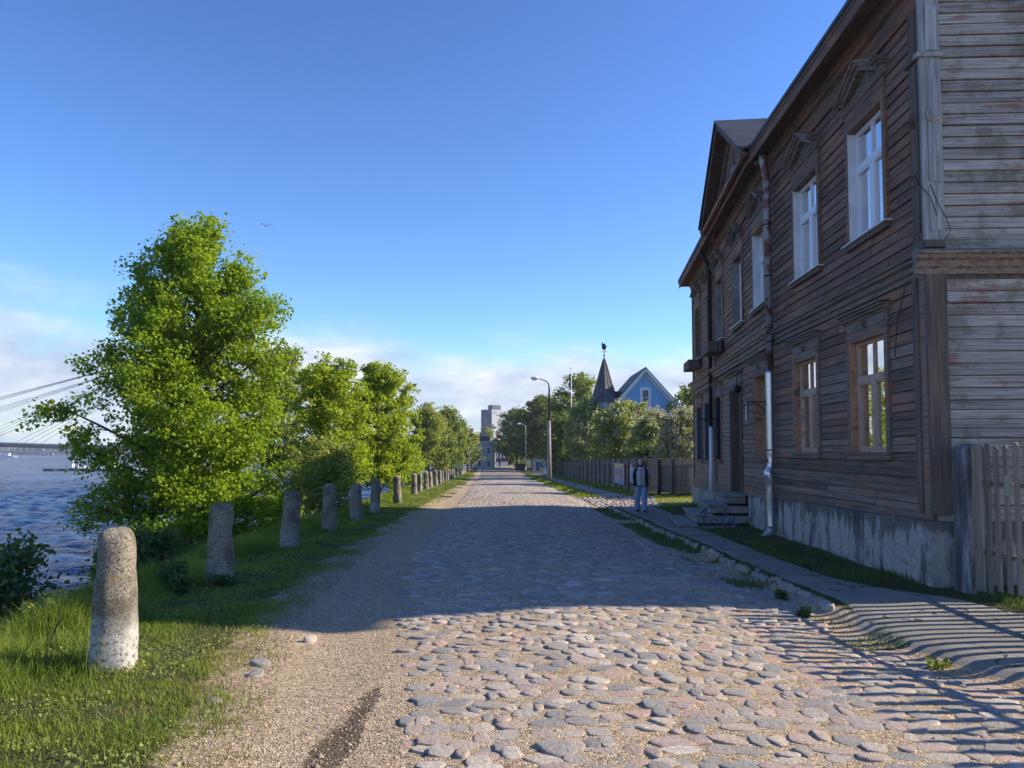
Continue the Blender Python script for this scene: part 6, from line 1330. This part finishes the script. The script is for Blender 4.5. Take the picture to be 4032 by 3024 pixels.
tag(link('ground_leaves', np_mesh('ground_leaves', Vl, Fl, M['leaf_bush'], False, {'rnd': Al})), 'small clover and dandelion leaves matted through the verge grass', 'ground cover', kind='stuff')
# right side: strip under the house wall, kerb weeds, corner by the gate
n = 26000; Y = 9.5 + 17.3 * rr.random(n) ** 1.2; X = x_pr(Y) - .12 + rr.random(n) * (5.2 + .03 * (Y - 9.4) + .07 * np.clip(Y - 16, 0, 20) - x_pr(Y) + .25)
k = (rr.random(n) < -.22 + .9 * vnoise(X, Y, 3, 31)) & ~((Y > 17.6) & (Y < 20.6) & (X > 3.9)); X, Y = X[k], Y[k]
blades('wall_grass', X, Y, rr.uniform(.03, .12, len(X)) * (.6 + .6 * vnoise(X, Y, 2, 6)), np.full(len(X), .011), M['leaf_dark'], 'strip of grass between pavement and house plinth', rr)  # darker leaf material than the open grass: house shade put into its colour
n = 46000; Y = 6.6 + 20.5 * rr.random(n) ** 1.15; X = x_curb(Y) - .55 + .68 * rr.random(n); k = rr.random(n) < sst(.30, .58, vnoise(X, Y, 1.6, 41)) * (.4 + .6 * sst(-.55, -.2, X - x_curb(Y))); X, Y = X[k], Y[k]
blades('kerb_grass', X, Y, rr.uniform(.02, .09, len(X)) * (.5 + .5 * sst(7, 9, Y)), np.full(len(X), .011), M['leaf_dark'], 'weeds and grass tufts growing along the kerb stones', rr, lean=.8)
n = 9000; Y = 26.5 + 7 * rr.random(n); X = 5.3 + 3.0 * rr.random(n); k = (X > 5.2 + .15 * (Y - 26)) ; X, Y = X[k], Y[k]
blades('yard_grass', X, Y, rr.uniform(.04, .12, len(X)), np.full(len(X), .02), M['grass'], 'patch of grass in front of the slatted gate', rr)
n = 15000; Y = 35 + 65 * rr.random(n); s_ = rr.random(n); X = np.where(s_ < .55, x_curb(Y) - .3 + 1.1 * rr.random(n), x_curb(Y) + 2.3 + 1.2 * rr.random(n)); k = rr.random(n) < .3 + .8 * vnoise(X, Y, .9, 51); X, Y = X[k], Y[k]
blades('roadside_grass', X, Y, rr.uniform(.05, .16, len(X)), np.full(len(X), .045), M['grass'], 'rough grass beside the far pavement', rr)
n = 1500; Y = 4.0 + 22 * rr.random(n) ** 1.4; X = x_cob(Y) + .2 + rr.random(n) * (x_curb(Y) - x_cob(Y)); k = vnoise(X, Y, 3.2, 61) > .70; X, Y = X[k], Y[k]
blades('joint_grass', X, Y, rr.uniform(.02, .05, len(X)), np.full(len(X), .006), M['grass'], 'small tufts of grass in the joints of the cobbles', rr, lean=1.0)
# fence-foot grass
n = 1800; s_ = .3 + 4 * rr.random(n); o_ = rr.normal(.02, .08, n); X = fa.x + fd.x * s_ - fn_.x * o_; Y = fa.y + fd.y * s_ - fn_.y * o_
blades('fence_grass', X, Y, rr.uniform(.03, .13, n), np.full(n, .009), M['leaf_dark'], 'grass at the foot of the picket fence', rr)
# tall single grasses with seed heads and leafy weeds
def weed(loc, h, label, seed, leaf='leaf_dark', n=9, ls=.10, spread=.16):
    r_ = np.random.default_rng(seed); t_ = thing('weed_plant', label, 'weed', loc); m = MB(); P = []
    for k in range(n):
        a = r_.uniform(0, 6.28); q = r_.uniform(.2, 1) * spread; hh = h * r_.uniform(.6, 1.05); b = Vector((math.cos(a) * q * .4, math.sin(a) * q * .4, -.03)); e_ = Vector((math.cos(a) * q, math.sin(a) * q, hh)); m.tube([b, b.lerp(e_, .5) + Vector((0, 0, .02)), e_], [.005, .004, .002], 4, cap=False)
        for j in range(7): c_ = b.lerp(e_, .25 + .75 * j / 6); f = r_.uniform(0, 6.28); P += [(c_.x + math.cos(f + s2) * ls * .5, c_.y + math.sin(f + s2) * ls * .5, c_.z) for s2 in (0, math.pi)]
    m.build('stem', M['leaf_dark'], t_); V, F, A = leaf_mesh(np.array(P), np.full(len(P), ls), r_, up=1.2); tag(link('foliage', np_mesh('foliage', V, F, M[leaf], False, {'rnd': A}), t_), kind='stuff')
for k, (x, y, h, l_, lf) in enumerate([(-4.25, 9.35, .34, 'leafy nettle clump left of the second bollard', 'leaf_dark'), (-3.62, 9.55, .20, 'low leafy weed right of the second bollard foot', 'leaf_dark'), (-4.05, 9.0, .22, 'low dark leafy weed in front of the second bollard', 'leaf_dark'), (-4.55, 9.9, .32, 'leafy nettle clump behind the second bollard', 'leaf_dark'), (-4.75, 8.9, .30, 'leafy weed on the verge between first and second bollard', 'leaf_bush'), (-4.6, 7.4, .42, 'tall leafy weed left of the nearest bollard', 'leaf_bush'), (3.1, 8.0, .10, 'leafy weed in the gutter by the near kerb end', 'leaf_dark'), (3.2, 8.9, .12, 'broad leafy weed in the gutter beside the kerb stones', 'leaf_dark'), (3.45, 6.1, .06, 'tiny leafy weed where kerb and cobbles meet in the fence shadow', 'leaf_bush')]):
    weed(at(x, y), h, l_, 200 + k, lf, n=12 if h > .2 else 8, ls=.09 if h > .15 else .05, spread=.2 if h > .15 else .1)
for k, (x, y, h) in enumerate([(-3.62, 5.85, .42), (-3.55, 5.7, .38), (-3.68, 5.95, .5), (-3.48, 5.62, .33), (-3.05, 5.55, .36), (-2.98, 5.6, .3), (-3.02, 5.5, .25), (-3.1, 5.48, .34)]):
    r_ = random.Random(k); m = MB(); a = r_.uniform(0, 6.28); L_ = h * .35; pts = [Vector((0, 0, -.02)), Vector((math.cos(a) * L_ * .2, math.sin(a) * L_ * .2, h * .5)), Vector((math.cos(a) * L_ * .6, math.sin(a) * L_ * .6, h * .85)), Vector((math.cos(a) * L_, math.sin(a) * L_, h))]
    m.tube(pts, [.003, .0025, .002, .001], 4); 
    t_ = thing('grass_stalk', ['tall dry grass stalk at the left foot of the nearest bollard','dry grass stalk in front of the left foot of the nearest bollard','tallest dry grass stalk left behind the nearest bollard','short dry grass stalk before the nearest bollard, lower left','tall dry grass stalk at the right foot of the nearest bollard','shorter dry grass stalk farthest right of the nearest bollard','shortest dry grass stalk in front of the nearest bollard','bent dry grass stalk in the middle before the nearest bollard'][k], 'grass stalk', at(x, y), group='tall stalks by the nearest bollard'); m.build('stem', M['grass_dry'], t_)
    MB().tube([pts[2], pts[3]], [.007, .002], 5).build('seed_head', M['grass_dry'], t_)

# ------------------------------------------------------------------ thin river haze: one closed box round camera and scene
hz = MB().box(-1700, 1200, -120, 1300, -6.5, 100).build('haze', None); hm = bpy.data.materials.new('haze'); hm.use_nodes = True; hn = hm.node_tree; hn.nodes.clear()
ho = hn.nodes.new('ShaderNodeOutputMaterial'); hv = hn.nodes.new('ShaderNodeVolumePrincipled'); hv.inputs['Color'].default_value = (.86, .92, 1, 1); hv.inputs['Density'].default_value = .00026; hv.inputs['Anisotropy'].default_value = .2
hn.links.new(hv.outputs[0], ho.inputs['Volume']); hz.data.materials.append(hm); tag(hz, 'thin bluish haze over the river and the far street', 'haze', kind='stuff')
